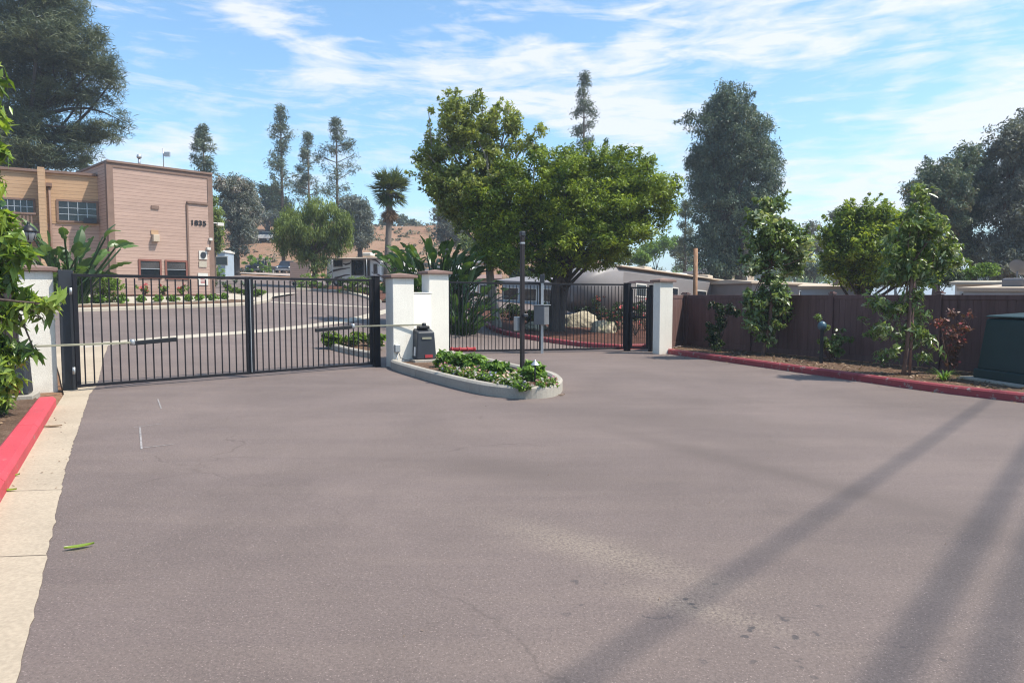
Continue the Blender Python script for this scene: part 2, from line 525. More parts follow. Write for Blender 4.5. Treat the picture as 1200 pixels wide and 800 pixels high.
SC.view_settings.view_transform = 'Standard'; SC.view_settings.look = 'None'
SC.view_settings.exposure = 0.74; SC.view_settings.gamma = 1
SC.cycles.filter_width = 1.15

# ------------------------------------------------------------------ palette
M = {}
M['stucco'] = mat('stucco', (.74, .70, .62), .9, .05, 1.5, 55, .10, .5, .012, .2, stain=(1.2, .66, (.60, .55, .47)))
b_ = M['stucco'].node_tree; bs = b_.nodes['Principled BSDF']; src = bs.inputs['Base Color'].links[0].from_socket
g = b_.nodes.new('ShaderNodeNewGeometry'); s_ = b_.nodes.new('ShaderNodeSeparateXYZ'); lk(b_, g.outputs['Position'], s_.inputs[0])
sp_ = math_(b_, 'SUBTRACT', math_(b_, 'ADD', math_(b_, 'MULTIPLY', noise(b_, 5, 6, .7, pos(b_)), 1.5), -.35), math_(b_, 'MULTIPLY', s_.outputs[2], 2.2), clamp=True)
rn_ = ramp(b_, noise(b_, 1.0, 6, .7, pos(b_, (9, 9, .5))), [(.56, (0, 0, 0)), (.75, (.45,) * 3)])
lk(b_, mix(b_, math_(b_, 'MULTIPLY', sp_, .55), mix(b_, rn_, src, (.50, .45, .38)), (.30, .23, .17)), bs.inputs['Base Color'])
M['capbrown'] = mat('capbrown', (.22, .14, .115), .8, .15, 4, 50)
M['boxgrey'] = mat('boxgrey', (.15, .155, .165), .5, .1, 4, 60, .1, .05)
M['black'] = mat('black', (.010, .010, .013), .45, .2, 5, 80, .2, .05)
M['darkbox'] = mat('darkbox', (.03, .034, .042), .4, .15, 4, 90, .1, .05)
M['gate'] = mat('gate', (.010, .010, .014), .5, .15, 6, 80, .1, .04, .01, .25)
M['galv'] = mat('galv', (.42, .43, .44), .45, .1, 4, 60, .1, .05, .01, .5, .6)
M['armtan'] = mat('armtan', (.24, .23, .165), .55, .15, 5, 60, .1, .05)
M['red'] = mat('red', (.32, .03, .035), .6, .2, 5, 60)
M['white'] = mat('white', (.8, .8, .78), .6, .05, 3, 60, .05)
M['concrete'] = mat('concrete', (.37, .335, .285), .9, .12, 1.2, 45, .2, .3, .008, .2, stain=(1.6, .62, (.30, .265, .23)))
M['gutter'] = mat('gutter', (.41, .335, .25), .9, .12, .9, 40, .18, .25, .006, .2, stain=(.9, .6, (.32, .25, .18)))
M['fence'] = mat('fence', (.078, .042, .042), .55, .08, 2, 40, .08, .05)
M['fence_lit'] = mat('fence_lit', (.10, .060, .055), .55, .08, 2, 40, .08, .05)
M['wood'] = barkmat('wood', (.34, .19, .11))
M['stake'] = barkmat('stake', (.30, .17, .13))
M['pole'] = mat('pole', (.02, .014, .015), .5, .15, 5, 60, .1, .06)
M['glass'] = glass_dark('glass')
M['trim'] = mat('trim', (.20, .125, .095), .7, .12, 3, 40)
M['redtrim'] = mat('redtrim', (.20, .075, .055), .7, .12, 3, 40)
M['rvwhite'] = mat('rvwhite', (.58, .55, .50), .4, .06, 2, 40, .05, .03)
M['rvblue'] = mat('rvblue', (.33, .39, .45), .5, .08, 2, 40, .05, .03)
M['rvgrey'] = mat('rvgrey', (.195, .175, .17), .5, .07, 1, 40, .05, .03)
M['rooftan'] = mat('rooftan', (.46, .37, .28), .8, .12, .8, 20, .1, .1)
M['stripe'] = mat('stripe', (.06, .035, .04), .45, .1, 4, 50)
M['tire'] = mat('tire', (.02, .02, .02), .9, .1, 4, 60)
M['lampglass'] = glass_dark('lampglass', (.20, .21, .22), .2)
M['cover'] = mat('cover', (.012, .035, .036), .55, .12, 2.5, 70, .15, .25, .01)
M['carblue'] = mat('carblue', (.03, .045, .07), .25, .05, 3, 50, .05, 0)
M['cardark'] = mat('cardark', (.03, .03, .033), .35, .05, 3, 50, .05, 0)
M['paving'] = mat('paving', (.33, .26, .22), .9, .1, .6, 30, .15, .1)
M['walk'] = mat('walk', (.41, .36, .29), .9, .08, .9, 40, .12, .2)
M['rust'] = mat('rust', (.28, .13, .07), .8, .2, 5, 50)

def asphalt(name, base):
    m, nt, b, o = new_mat(name)
    v = pos(nt)
    blot = noise(nt, .35, 5, .6, v, .5); mid = noise(nt, 2.2, 6, .68, v); fine = noise(nt, 55, 4, .75, v); grit = noise(nt, 95, 2, .6, v)
    band = noise(nt, .8, 4, .6, pos(nt, (.25, 1.6, 1), (0, 0, R(24))))
    c = ramp(nt, blot, [(.3, [q * .80 for q in base]), (.7, [q * 1.15 for q in base])])
    c = mix(nt, ramp(nt, band, [(.42, (1, 1, 1)), (.5, (0, 0, 0)), (.52, (0, 0, 0)), (.62, (1, 1, 1))]), mix(nt, 1.0, c, (.93, .93, .945), 'MULTIPLY'), c)
    c = mix(nt, ramp(nt, mid, [(.3, (.55,) * 3), (.75, (1, 1, 1))]), mix(nt, 1.0, c, (.84,) * 3, 'MULTIPLY'), c)
    c = mix(nt, ramp(nt, fine, [(.35, (0, 0, 0)), (.6, (1, 1, 1))]), mix(nt, 1.0, c, (.72,) * 3, 'MULTIPLY'), c)
    c = mix(nt, ramp(nt, grit, [(.62, (0, 0, 0)), (.72, (1, 1, 1))]), c, [q * 1.75 for q in base])
    c = mix(nt, ramp(nt, noise(nt, 70, 2, .6, v), [(.28, (.75,) * 3), (.36, (0, 0, 0))]), c, [q * .5 for q in base])
    # pale dusting of sand where water dries, dark oil spots
    g = nt.nodes.new('ShaderNodeNewGeometry'); s = nt.nodes.new('ShaderNodeSeparateXYZ'); lk(nt, g.outputs['Position'], s.inputs[0])
    def spot(p, rx, ry, ang):
        dx = math_(nt, 'SUBTRACT', s.outputs[0], p.x); dy = math_(nt, 'SUBTRACT', s.outputs[1], p.y)
        ca, sa = math.cos(ang), math.sin(ang)
        u = math_(nt, 'MULTIPLY', math_(nt, 'ADD', math_(nt, 'MULTIPLY', dx, ca), math_(nt, 'MULTIPLY', dy, sa)), 1 / rx)
        w_ = math_(nt, 'MULTIPLY', math_(nt, 'SUBTRACT', math_(nt, 'MULTIPLY', dy, ca), math_(nt, 'MULTIPLY', dx, sa)), 1 / ry)
        return math_(nt, 'EXPONENT', math_(nt, 'MULTIPLY', math_(nt, 'ADD', math_(nt, 'MULTIPLY', u, u), math_(nt, 'MULTIPLY', w_, w_)), -1.0))
    sand = math_(nt, 'ADD', spot(gnd(700, 645), .8, .20, R(-42)), math_(nt, 'MULTIPLY', spot(gnd(820, 715), .45, .12, R(-35)), .8))
    sand = math_(nt, 'MULTIPLY', sand, ramp(nt, fine, [(.42, (.03,) * 3), (.6, (1, 1, 1))]))
    c = mix(nt, math_(nt, 'MULTIPLY', sand, .5, clamp=True), c, (.33, .27, .20))
    wear = math_(nt, 'ADD', math_(nt, 'ADD', spot(gnd(900, 552), 2.6, .22, math.atan2(gnd(1150, 618).y - gnd(700, 500).y, gnd(1150, 618).x - gnd(700, 500).x)), spot(gnd(600, 552), .9, .4, R(-30))), math_(nt, 'MULTIPLY', spot(gnd(780, 490), 3.0, .5, R(-25)), .7))
    c = mix(nt, math_(nt, 'MULTIPLY', wear, ramp(nt, mid, [(.2, (.4,) * 3), (.7, (.9,) * 3)]), clamp=True), c, [q * .62 for q in base])
    spots = noise(nt, 2.6, 2, .4, pos(nt, (1, 1, 1), (0, 0, .4)))
    zone = spot(gnd(830, 720), 1.3, .5, R(-35))
    oil = math_(nt, 'MULTIPLY', ramp(nt, noise(nt, 9, 2, .4, v), [(.66, (0, 0, 0)), (.70, (1, 1, 1))]), zone)
    c = mix(nt, math_(nt, 'MULTIPLY', oil, .7, clamp=True), c, (.03, .03, .035))
    # cracks, thin and rare
    vr = nt.nodes.new('ShaderNodeTexVoronoi'); vr.feature = 'DISTANCE_TO_EDGE'; vr.inputs['Scale'].default_value = .22
    wv = nt.nodes.new('ShaderNodeVectorMath'); wv.operation = 'ADD'
    nn = nt.nodes.new('ShaderNodeTexNoise'); nn.inputs['Scale'].default_value = 1.6; nn.inputs['Detail'].default_value = 6; lk(nt, v, nn.inputs['Vector'])
    sc_ = nt.nodes.new('ShaderNodeVectorMath'); sc_.operation = 'SCALE'; sc_.inputs['Scale'].default_value = .7; lk(nt, nn.outputs['Color'], sc_.inputs[0])
    lk(nt, v, wv.inputs[0]); lk(nt, sc_.outputs[0], wv.inputs[1]); lk(nt, wv.outputs[0], vr.inputs['Vector'])
    cr = ramp(nt, vr.outputs['Distance'], [(.0, (1, 1, 1)), (.0035, (0, 0, 0))])
    cr = math_(nt, 'MULTIPLY', cr, ramp(nt, noise(nt, .5, 3, .5, v), [(.5, (0, 0, 0)), (.6, (1, 1, 1))]))
    c = mix(nt, math_(nt, 'MULTIPLY', cr, .55), c, [q * .45 for q in base])
    lk(nt, c, b.inputs['Base Color']); b.inputs['Roughness'].default_value = .82; b.inputs['Specular IOR Level'].default_value = .35
    bump(nt, b, fine, .55, .012)
    return m
M['asphalt'] = asphalt('asphalt', (.178, .136, .120))

def dirtmat(name, a, b_, c_):
    m, nt, b, o = new_mat(name)
    v = pos(nt)
    c = ramp(nt, noise(nt, 3.0, 6, .7, v), [(.3, a), (.55, b_), (.8, c_)])
    f = noise(nt, 34, 5, .75, v)
    c = mix(nt, ramp(nt, f, [(.35, (0, 0, 0)), (.62, (1, 1, 1))]), mix(nt, 1.0, c, (.45, .42, .4), 'MULTIPLY'), c)
    lk(nt, c, b.inputs['Base Color']); b.inputs['Roughness'].default_value = .95; b.inputs['Specular IOR Level'].default_value = .1
    bump(nt, b, f, .9, .04)
    return m
M['mulch'] = dirtmat('mulch', (.11, .07, .05), (.20, .13, .09), (.30, .21, .15))
M['redmulch'] = dirtmat('redmulch', (.08, .04, .03), (.15, .07, .05), (.22, .13, .09))

def terrain_mat():
    m, nt, b, o = new_mat('hill_earth')
    v = pos(nt)
    big = noise(nt, .06, 6, .65, v); md = noise(nt, .5, 6, .7, pos(nt, (1, 1, 2.5))); fi = noise(nt, 6, 5, .7, v)
    c = ramp(nt, big, [(.3, (.21, .12, .075)), (.55, (.28, .165, .105)), (.75, (.31, .215, .15))])
    c = mix(nt, ramp(nt, md, [(.56, (0, 0, 0)), (.64, (1, 1, 1))]), c, (.09, .085, .045))
    c = mix(nt, ramp(nt, fi, [(.35, (0, 0, 0)), (.6, (1, 1, 1))]), mix(nt, 1.0, c, (.7, .66, .62), 'MULTIPLY'), c)
    lk(nt, c, b.inputs['Base Color']); b.inputs['Roughness'].default_value = .95; b.inputs['Specular IOR Level'].default_value = .1
    bump(nt, b, fi, .8, .1)
    return m
M['terrain'] = terrain_mat()

def kerbred(name, col, worn):
    m, nt, b, o = new_mat(name)
    v = pos(nt)
    n = noise(nt, 7, 7, .7, v); f = noise(nt, 50, 3, .6, v)
    c = ramp(nt, noise(nt, 1.4, 4, .6, v), [(.3, [q * .85 for q in col]), (.7, [q * 1.1 for q in col])])
    c = mix(nt, ramp(nt, n, [(worn, (0, 0, 0)), (worn + .08, (1, 1, 1))]), c, (.30, .25, .22))
    c = mix(nt, ramp(nt, f, [(.35, (0, 0, 0)), (.6, (1, 1, 1))]), mix(nt, 1.0, c, (.82,) * 3, 'MULTIPLY'), c)
    lk(nt, c, b.inputs['Base Color']); b.inputs['Roughness'].default_value = .65
    bump(nt, b, f, .25, .008)
    return m
M['kerbred'] = kerbred('kerbred', (.29, .04, .048),   .56)
M['kerbpink'] = kerbred('kerbpink', (.53, .055, .07), .62)

def siding(name, col, step=.165):
    m, nt, b, o = new_mat(name)
    g = nt.nodes.new('ShaderNodeNewGeometry'); s = nt.nodes.new('ShaderNodeSeparateXYZ'); lk(nt, g.outputs['Position'], s.inputs[0])
    fr = math_(nt, 'FRACT', math_(nt, 'DIVIDE', s.outputs[2], step))
    row = math_(nt, 'FLOOR', math_(nt, 'DIVIDE', s.outputs[2], step))
    rn = nt.nodes.new('ShaderNodeTexWhiteNoise'); rn.noise_dimensions = '1D'; lk(nt, row, rn.inputs['W'])
    st = noise(nt, 1.3, 6, .65, pos(nt, (.35, .35, 2.5))); f = noise(nt, 18, 4, .7, pos(nt, (.4, .4, 3)))
    c = ramp(nt, st, [(.3, [q * .88 for q in col]), (.7, [min(1, q * 1.1) for q in col])])
    c = mix(nt, math_(nt, 'MULTIPLY', rn.outputs['Value'], .22), c, [q * .75 for q in col])
    c = mix(nt, ramp(nt, f, [(.3, (0, 0, 0)), (.6, (1, 1, 1))]), mix(nt, 1.0, c, (.86,) * 3, 'MULTIPLY'), c)
    gap = ramp(nt, fr, [(.0, (1, 1, 1)), (.09, (1, 1, 1)), (.13, (0, 0, 0))])
    c = mix(nt, math_(nt, 'MULTIPLY', gap, .72), c, [q * .3 for q in col])
    lk(nt, c, b.inputs['Base Color']); b.inputs['Roughness'].default_value = .8; b.inputs['Specular IOR Level'].default_value = .25
    bump(nt, b, fr, .6, .02)
    return m
M['sidepink'] = siding('sidepink', (.46, .315, .255))
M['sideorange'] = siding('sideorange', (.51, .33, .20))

def boards(name, col):
    m, nt, b, o = new_mat(name)
    v = noise(nt, 1.0, 2, .4, pos(nt, (7, 7, .02))); s = noise(nt, 1.0, 5, .7, pos(nt, (14, 14, 1.2))); g = noise(nt, .8, 4, .6, pos(nt))
    c = ramp(nt, v, [(.3, [q * .78 for q in col]), (.7, [q * 1.25 for q in col])])
    c = mix(nt, ramp(nt, s, [(.45, (0, 0, 0)), (.75, (1, 1, 1))]), c, [q * 1.5 for q in col])
    c = mix(nt, ramp(nt, g, [(.5, (0, 0, 0)), (.72, (.6,) * 3)]), c, (col[0] * 1.5, col[1] * 1.55, col[2] * 1.5))
    lk(nt, c, b.inputs['Base Color']); b.inputs['Roughness'].default_value = .6; b.inputs['Specular IOR Level'].default_value = .3
    bump(nt, b, s, .25, .01)
    return m
M['fence'] = boards('fence_boards', (.098, .053, .049)); M['fence_lit'] = boards('fence_boards_lit', (.11, .062, .055))  # second is a lighter copy: sunlight on the short return painted into its boards

# ------------------------------------------------------------------ the ground
def axis(lo, hi, fine0, fine1, st):
    a = list(np.arange(fine0, fine1 + 1e-6, st)); d = st; x = fine1
    while x < hi: d *= 1.18; x += d; a.append(x)
    d = st; x = fine0
    while x > lo: d *= 1.18; x -= d; a.insert(0, x)
    return np.array(a)
gx = axis(-900, 900, -60, 60, 1.2); gy = axis(-300, 1400, -4, 165, 1.2)
GX, GY = np.meshgrid(gx, gy)
GZ = T(GX, GY) - .035
me = bpy.data.meshes.new('terrain')
vs = np.stack([GX, GY, GZ], -1).reshape(-1, 3)
nx, ny = len(gx), len(gy)
q = (np.arange(ny - 1)[:, None] * nx + np.arange(nx - 1)[None, :]).reshape(-1, 1)
fs = q + np.array([0, 1, nx + 1, nx])
me.from_pydata(vs.tolist(), [], fs.tolist()); me.materials.append(M['terrain'])
for p in me.polygons: p.use_smooth = True
tag(link('terrain', me, None, Vector((0, 0, 0))), kind='structure')

# left gutter / asphalt edge
edge = [gnd(*p) for p in ((127, 404), (121, 421), (113, 453), (105, 462), (78, 545), (50, 680), (20, 800))]
e2 = edge[-1] + (edge[-1] - edge[-2]) * 3.5
dense = [edge[0]]
for a, b in zip(edge, edge[1:] + [e2]):
    n = max(1, int((b - a).length / .09))
    for i in range(n):
        p = a.lerp(b, (i + 1) / n)
        dense.append(p if i == n - 1 else p + Vector((RNG.normal() * .006 + .004 * math.sin(p.y * 7.3) * math.sin(p.y * 2.1), 0, 0)))
edge_fine = dense[:-1]
kl = [gnd(*p) for p in ((66, 476), (41, 520), (8, 577))]
kl.append(kl[-1] + (kl[-1] - kl[-2]) * 6)
KR = [gnd(*p) for p in ((779, 414), (850, 424), (905, 432), (980, 443), (1090, 459), (1200, 472))]
KR.append(KR[-1] + (KR[-1] - KR[-2]) * 4)
GLa, GLb = gnd(90, 458), gnd(437, 430)          # left gate ends
GRa, GRb = gnd(525, 415), gnd(732, 411)         # right gate ends
GP = gnd(765, 412)

# asphalt: forecourt and the drives behind the gates, one sheet
ap = [(p.x, p.y) for p in reversed(edge_fine)]
ap = [(e2.x, e2.y)] + ap
far = [(gnd(60, 407).x, gnd(60, 407).y), (-26, 21), (-40, 34), (-36, 66), (-14, 66), (-6.5, 56), (2, 54), (6, 30), (6.2, 24)]
right = [(p.x, p.y) for p in KR]
ap = ap + far + right + [(right[-1][0], -8), (e2.x, -8)]
sheet('driveway', ap, 0.0, M['asphalt'], .8)

gut = [(p.x, p.y) for p in [e2] + list(reversed(edge_fine))] + [(p.x, p.y) for p in [gnd(60, 406), gnd(70, 440), gnd(75, 462), kl[0], kl[1], kl[2], kl[3]]]
sheet('gutter', gut, .004, M['gutter'], .8)

kb = MB(); kerb_run(kb, densify(kl, .3, 1), 0, .24, -.05, .15, -1, .04, 2.4)
tag(kb.build('kerb', M['kerbpink']), kind='structure')
# scored joints across the gutter
jm = MB()
for k_ in range(1, 7):
    y_ = kl[0].y - k_ * 1.5
    def on(path, y):
        for a, b in zip(path, path[1:]):
            if (a.y - y) * (b.y - y) <= 0 and a.y != b.y: return a.lerp(b, (y - a.y) / (b.y - a.y))
        return None
    p, q_ = on(kl, y_), on(edge + [e2], y_ + .05)
    if p and q_:
        jm.add([(p.x, p.y - .005, .008), (q_.x, q_.y - .005, .008), (q_.x, q_.y + .005, .008), (p.x, p.y + .005, .008)], [(0, 1, 2, 3)])
jmat = mat('joint', (.12, .095, .07), .95, .3, 6, 40, .2, 0)
tag(jm.build('gutter_joints', jmat), kind='structure')
bedl = [(p.x - .2, p.y) for p in kl] + [(-20, kl[-1].y), (-20, 13), (-8.9, 12.3)]
sheet('planting_bed', bedl, .07, M['mulch'], .6)

kr = densify(KR, .5, 1)
kb = MB(); kerb_run(kb, kr, 0, .17, -.05, .14, 1, .03)
tag(kb.build('kerb', M['kerbred']), kind='structure')
FA = Vector((5.4, 21.6)); FB = Vector((12.4, 7.55)); FC = Vector((4.62, 20.35))
bedr = [(p.x + .1, p.y + .05) for p in kr] + [(FB.x + 3, FB.y - 4), (FB.x + .3, FB.y + .2), (FA.x + .3, FA.y + .2), (4.75, 20.6)]
sheet('planting_bed', bedr, .11, M['mulch'], .5)
# ------------------------------------------------------------------ columns
def column(name, label, base, w, d, yaw, h, capover=.07, group=None):
    t = thing(name, label, 'column', base, group)
    b = Vector(base)
    MB().box(b + Vector((0, 0, h / 2 - .1)), (w, d, h + .2), yaw).build('shaft', M['stucco'], t, bevel=.012, seg=2)
    c = MB(); z = b.z + h
    c.box((b.x, b.y, z + .03), (w + 2 * capover, d + 2 * capover, .06), yaw)
    ca, sa = math.cos(yaw), math.sin(yaw)
    def q(x, y, zz): return (b.x + x * ca - y * sa, b.y + x * sa + y * ca, zz)
    X_, Y_ = w / 2 + capover - .012, d / 2 + capover - .012
    c.add([q(-X_, -Y_, z + .063), q(X_, -Y_, z + .063), q(X_, Y_, z + .063), q(-X_, Y_, z + .063), q(0, 0, z + .115)],
          [(0, 1, 4), (1, 2, 4), (2, 3, 4), (3, 0, 4), (3, 2, 1, 0)])
    c.build('cap', M['capbrown'], t, bevel=.006)
    return t

GR = 'stucco gate columns with brown caps'
cL = at(40, 465, 11.9); cL.z = 0
column('gate_column', 'cream stucco column with brown cap half hidden by the leafy shrub', (cL.x, 12.05, 0), .52, .52, R(34), 2.06, group=GR)
c1 = gnd(467, 431); c1.y += .28
column('gate_column', 'cream stucco column where the wide driveway gate closes, small grey box low on it', ground_z(c1), .52, .42, R(33), 2.03, group=GR)
c2 = gnd(509, 424); c2.y += .3
column('gate_column', 'cream stucco column directly behind the black gate motor box', ground_z(c2), .54, .42, R(33), 2.15, group=GR)
c3 = gnd(778, 415); c3.y += .22
column('gate_column', 'cream stucco column between the walk gate and the brown fence', (c3.x, c3.y, 0), .48, .28, R(30), 2.02, group=GR)
# low wall between the two middle columns
wv_ = (c2 - c1); yw = math.atan2(wv_.y, wv_.x)
md = (c1 + c2) / 2 + Vector((0, .12, 0)); ln = wv_.length - .46
wm = MB().box((md.x, md.y, 0.82), (ln, .24, 1.74), yw); wm.box((md.x, md.y, 1.705), (ln * .99, .27, .03), yw)
single(wm, 'stucco_wall', M['stucco'], 'short white stucco wall joining the two middle gate columns', 'wall', (md.x, md.y, 0), bevel=.006)

# ------------------------------------------------------------------ gates
def leaf(name, label, a, b, zt, zb, npick, stiles=(.06, .06), group=None, rail=.05, pk=.02, cat='gate', mid=None, bars=None):
    """one gate leaf: frame, pickets; zt top, zb gap above the ground"""
    a, b = Vector((a.x, a.y, 0)), Vector((b.x, b.y, 0))
    za, zb_ = Tz(a.x, a.y), Tz(b.x, b.y)
    t = thing(name, label, cat, (a.x, a.y, za), group)
    d = (b - a).normalized()
    up = Vector((0, 0, 1))
    A0, B0 = a + up * (za + zb), b + up * (zb_ + zb); A1, B1 = a + up * (za + zt), b + up * (zb_ + zt)
    MB().bar(A1, B1, .05, rail).build('top_rail', M['gate'], t, bevel=.004)
    MB().bar(A0 + up * rail / 2, B0 + up * rail / 2, .05, rail).build('bottom_rail', M['gate'], t, bevel=.004)
    for p0, p1, w, sg in ((A0, A1, stiles[0], 1), (B0, B1, stiles[1], -1)):
        c = d * (w / 2 * sg - .004 * sg)
        MB().bar(p0 + c - up * .002, p1 + c + up * (rail / 2 + .003), .056, w, up=d).build('stile', M['gate'], t, bevel=.004)
    if mid:
        k = up * mid
        MB().bar(A0 + k + d * stiles[0], B0 + k - d * stiles[1], .045, .05).build('mid_rail', M['gate'], t)
    for i in range(npick):
        f = (i + 1) / (npick + 1)
        p = a.lerp(b, f); z = Tz(p.x, p.y)
        zz = za + (zb_ - za) * f
        MB().box((p.x, p.y, zz + (zt + zb) / 2), (pk, pk, zt - zb - rail * 1.6), math.atan2(d.y, d.x)).build('picket', M['gate'], t)
    return t

dL = (GLb - GLa).normalized()
gm = gnd(291.5, 441)
gmid = GLa + (GLb - GLa) * ((gm - GLa).dot(dL) / (GLb - GLa).length)
g1 = leaf('gate_leaf', 'wide black picket gate leaf hinged beside the shrub-covered column', GLa, gmid - dL * .012, 1.97, .06, 21, (.07, .07), 'picket leaves of the driveway gates')
g2 = leaf('gate_leaf', 'wide black picket gate leaf hinged at the middle columns', gmid + dL * .012, GLb, 1.97, .06, 22, (.07, .07), 'picket leaves of the driveway gates')
mlt = MB().bar(gmid - dL * .0 + Vector((.03, -.04, .1)), gmid + Vector((.03, -.04, 1.95)), .045, .012, up=dL)
mlt.build('meeting_strip', M['galv'], g2)
dR = (GRb - GRa).normalized()
cm = gnd(637, 414); rmid = GRa + dR * (cm - GRa).dot(dR)
g3 = leaf('gate_leaf', 'narrow-picket black gate leaf behind the flower island with red bumper at its foot', GRa, rmid - dR * .01, 1.95, .06, 25, (.06, .05), 'picket leaves of the driveway gates', rail=.05, pk=.018)
g4 = leaf('gate_leaf', 'narrow-picket black gate leaf between the grey lock post and the walk gate', rmid + dR * .01, GRb, 1.95, .06, 23, (.05, .06), 'picket leaves of the driveway gates', rail=.05, pk=.018)
rb = MB(); p0 = GRa + Vector((.06, -.09, .14)); p1 = p0 + dR * .72
rb.tube([p0, p1], .045, 8)
for f in (.08, .38, .68, .95): rb.tube([p0.lerp(p1, f) + dR * -.02, p0.lerp(p1, f) + dR * .02], .062, 8)
rb.build('bumper', M['red'], g3)
dP = (GP - GRb).normalized()
g5 = leaf('walk_gate', 'small black pedestrian gate with a mid rail beside the cream end column', GRb + dP * .16, GP - dP * .14, 1.86, .08, 8, (.05, .05), rail=.05, pk=.018, mid=.92)
MB().box(GRb + dP * .22 + Vector((0, -.07, 1.07)), (.12, .06, .16)).build('latch', M['black'], g5, bevel=.01)

def post(name, label, p, w, h, mats='gate', cat='post', group=None, cap=True):
    t = MB().box((p.x, p.y, Tz(p.x, p.y) + h / 2 - .1), (w, w, h + .2), math.atan2(dL.y, dL.x))
    if cap: t.box((p.x, p.y, Tz(p.x, p.y) + h + .012), (w + .03, w + .03, .024), math.atan2(dL.y, dL.x))
    return single(t, name, M[mats], label, cat, (p.x, p.y, Tz(p.x, p.y)), group, bevel=.006)
pg = 'black steel gate posts'
pl = Vector((GLa.x - .19, GLa.y + .12, 0))
t = MB().box((pl.x, pl.y, 1.0), (.22, .13, 2.16), R(34))
single(t, 'gate_post', M['darkbox'], 'broad dark steel gate post against the shrub-covered column', 'post', (pl.x, pl.y, 0), pg, bevel=.01)
pr_ = GLb + dL * .1
post('gate_post', 'black gate post touching the middle column with the grey box', pr_, .14, 2.05, group=pg)
pw = GRb + dP * .07
post('gate_post', 'thick black gate post between the wide gate and the walk gate', pw, .15, 1.98, group=pg)
pe = GP - dP * .06
post('gate_post', 'black gate post attached to the cream end column', pe, .11, 1.92, group=pg)

# hinges on the left leaf
for z in (.35, 1.7):
    MB().tube([GLa + Vector((-.02, -.02, z - .06)), GLa + Vector((-.02, -.02, z + .06))], .025, 8).build('hinge', M['galv'], g1)

# grey lock post in front of the leaves' meeting
lp = rmid + Vector((.02, -.14, 0)); lp.z = Tz(lp.x, lp.y)
t = thing('lock_post', 'galvanised grey post with a square metal box in front of the far gate', 'post', lp)
MB().box(lp + Vector((0, 0, .98)), (.075, .075, 2.0)).build('shaft', M['galv'], t, bevel=.006)
MB().box(lp + Vector((-.02, -.06, 1.08)), (.36, .24, .54), R(-38)).build('metal_box', M['boxgrey'], t, bevel=.012)
b = MB().box(lp + Vector((-.02, -.06, 1.365)), (.42, .30, .02), R(-38)); b.build('box_lid', M['galv'], t)
MB().box(lp + Vector((0, 0, 2.1)), (.13, .12, .24)).build('sensor', M['darkbox'], t, bevel=.012)
MB().box(lp + Vector((-.32, .02, 1.96)), (.52, .05, .06)).build('cross_arm', M['gate'], t)

# ------------------------------------------------------------------ island in the forecourt
isl_px = [(470, 437), (520, 452), (560, 462), (590, 466.5), (620, 468), (645, 466.5), (657, 462), (660.5, 455)]
near = [gnd(*p) for p in isl_px]
farp = [gnd(*p) for p in ((652, 448.5), (636, 444), (612, 439), (580, 431), (545, 423), (526, 419))]
ring = [Vector((p.x, p.y)) for p in near + farp] + [Vector((c2.x + .3, c2.y + .1)), Vector((c1.x - .1, c1.y + .1)), Vector((c1.x - .22, c1.y - .36))]
def close_smooth(r, rounds=2, step=.25):
    for _ in range(rounds):
        q = []
        for i in range(len(r)):
            a, b = r[i], r[(i + 1) % len(r)]; q += [a * .75 + b * .25, a * .25 + b * .75]
        r = q
    out = []
    for i in range(len(r)):
        a, b = r[i], r[(i + 1) % len(r)]; n = max(1, int((b - a).length / step))
        out += [a + (b - a) * k / n for k in range(n)]
    return out
ringd = close_smooth(ring)
area = sum(ringd[i].x * ringd[(i + 1) % len(ringd)].y - ringd[(i + 1) % len(ringd)].x * ringd[i].y for i in range(len(ringd)))
kb = MB(); kerb_run(kb, ringd, 0, .17, -.05, .20, 1 if area > 0 else -1, .035, 2.6, True)
o = kb.build('island_kerb', M['concrete']); tag(o, kind='structure')
cen = sum(ringd, Vector((0, 0))) / len(ringd)
inner = [cen + (p - cen) * (1 - .1 / max(.2, (p - cen).length)) for p in ringd]
sheet('island_bed', [(p.x, p.y) for p in inner], .135, M['mulch'], .4)

# gate motor boxes
def operator(name, label, p, yaw, red=True, group='black gate motor boxes'):
    t = thing(name, label, 'gate motor', p, group)
    MB().box(p + Vector((0, 0, .03)), (.62, .55, .10), yaw).build('pad', M['concrete'], t, bevel=.01)
    b = MB(); ca, sa = math.cos(yaw), math.sin(yaw)
    def q(x, y, z): return p + Vector((x * ca - y * sa, x * sa + y * ca, z))
    b.hexa([q(-.24, -.19, .082), q(.24, -.19, .082), q(.24, .19, .082), q(-.24, .19, .082), q(-.20, -.16, .70), q(.20, -.16, .70), q(.21, .17, .78), q(-.21, .17, .78)])
    b.build('housing', M['darkbox'], t, bevel=.03, seg=3)
    MB().box(q(0, .05, .80), (.26, .20, .07), yaw).build('cap', M['black'], t, bevel=.02, seg=2)
    MB().hexa([q(-.10, -.187, .54), q(.12, -.187, .54), q(.12, -.17, .54), q(-.10, -.17, .54), q(-.10, -.183, .585), q(.12, -.183, .585), q(.12, -.16, .585), q(-.10, -.16, .585)]).build('label_plate', M['armtan'], t)
    MB().hexa([q(-.04, -.203, .12), q(.14, -.203, .12), q(.14, -.18, .12), q(-.04, -.18, .12), q(-.04, -.199, .19), q(.14, -.199, .19), q(.14, -.17, .19), q(-.04, -.17, .19)]).build('warning_label', M['red'], t)
    MB().hexa([q(-.247, .0, .16), q(-.247, -.09, .16), q(-.22, -.09, .16), q(-.22, .0, .16), q(-.236, .0, .36), q(-.236, -.09, .36), q(-.21, -.09, .36), q(-.21, .0, .36)]).build('side_label', M['white'], t)
    return t
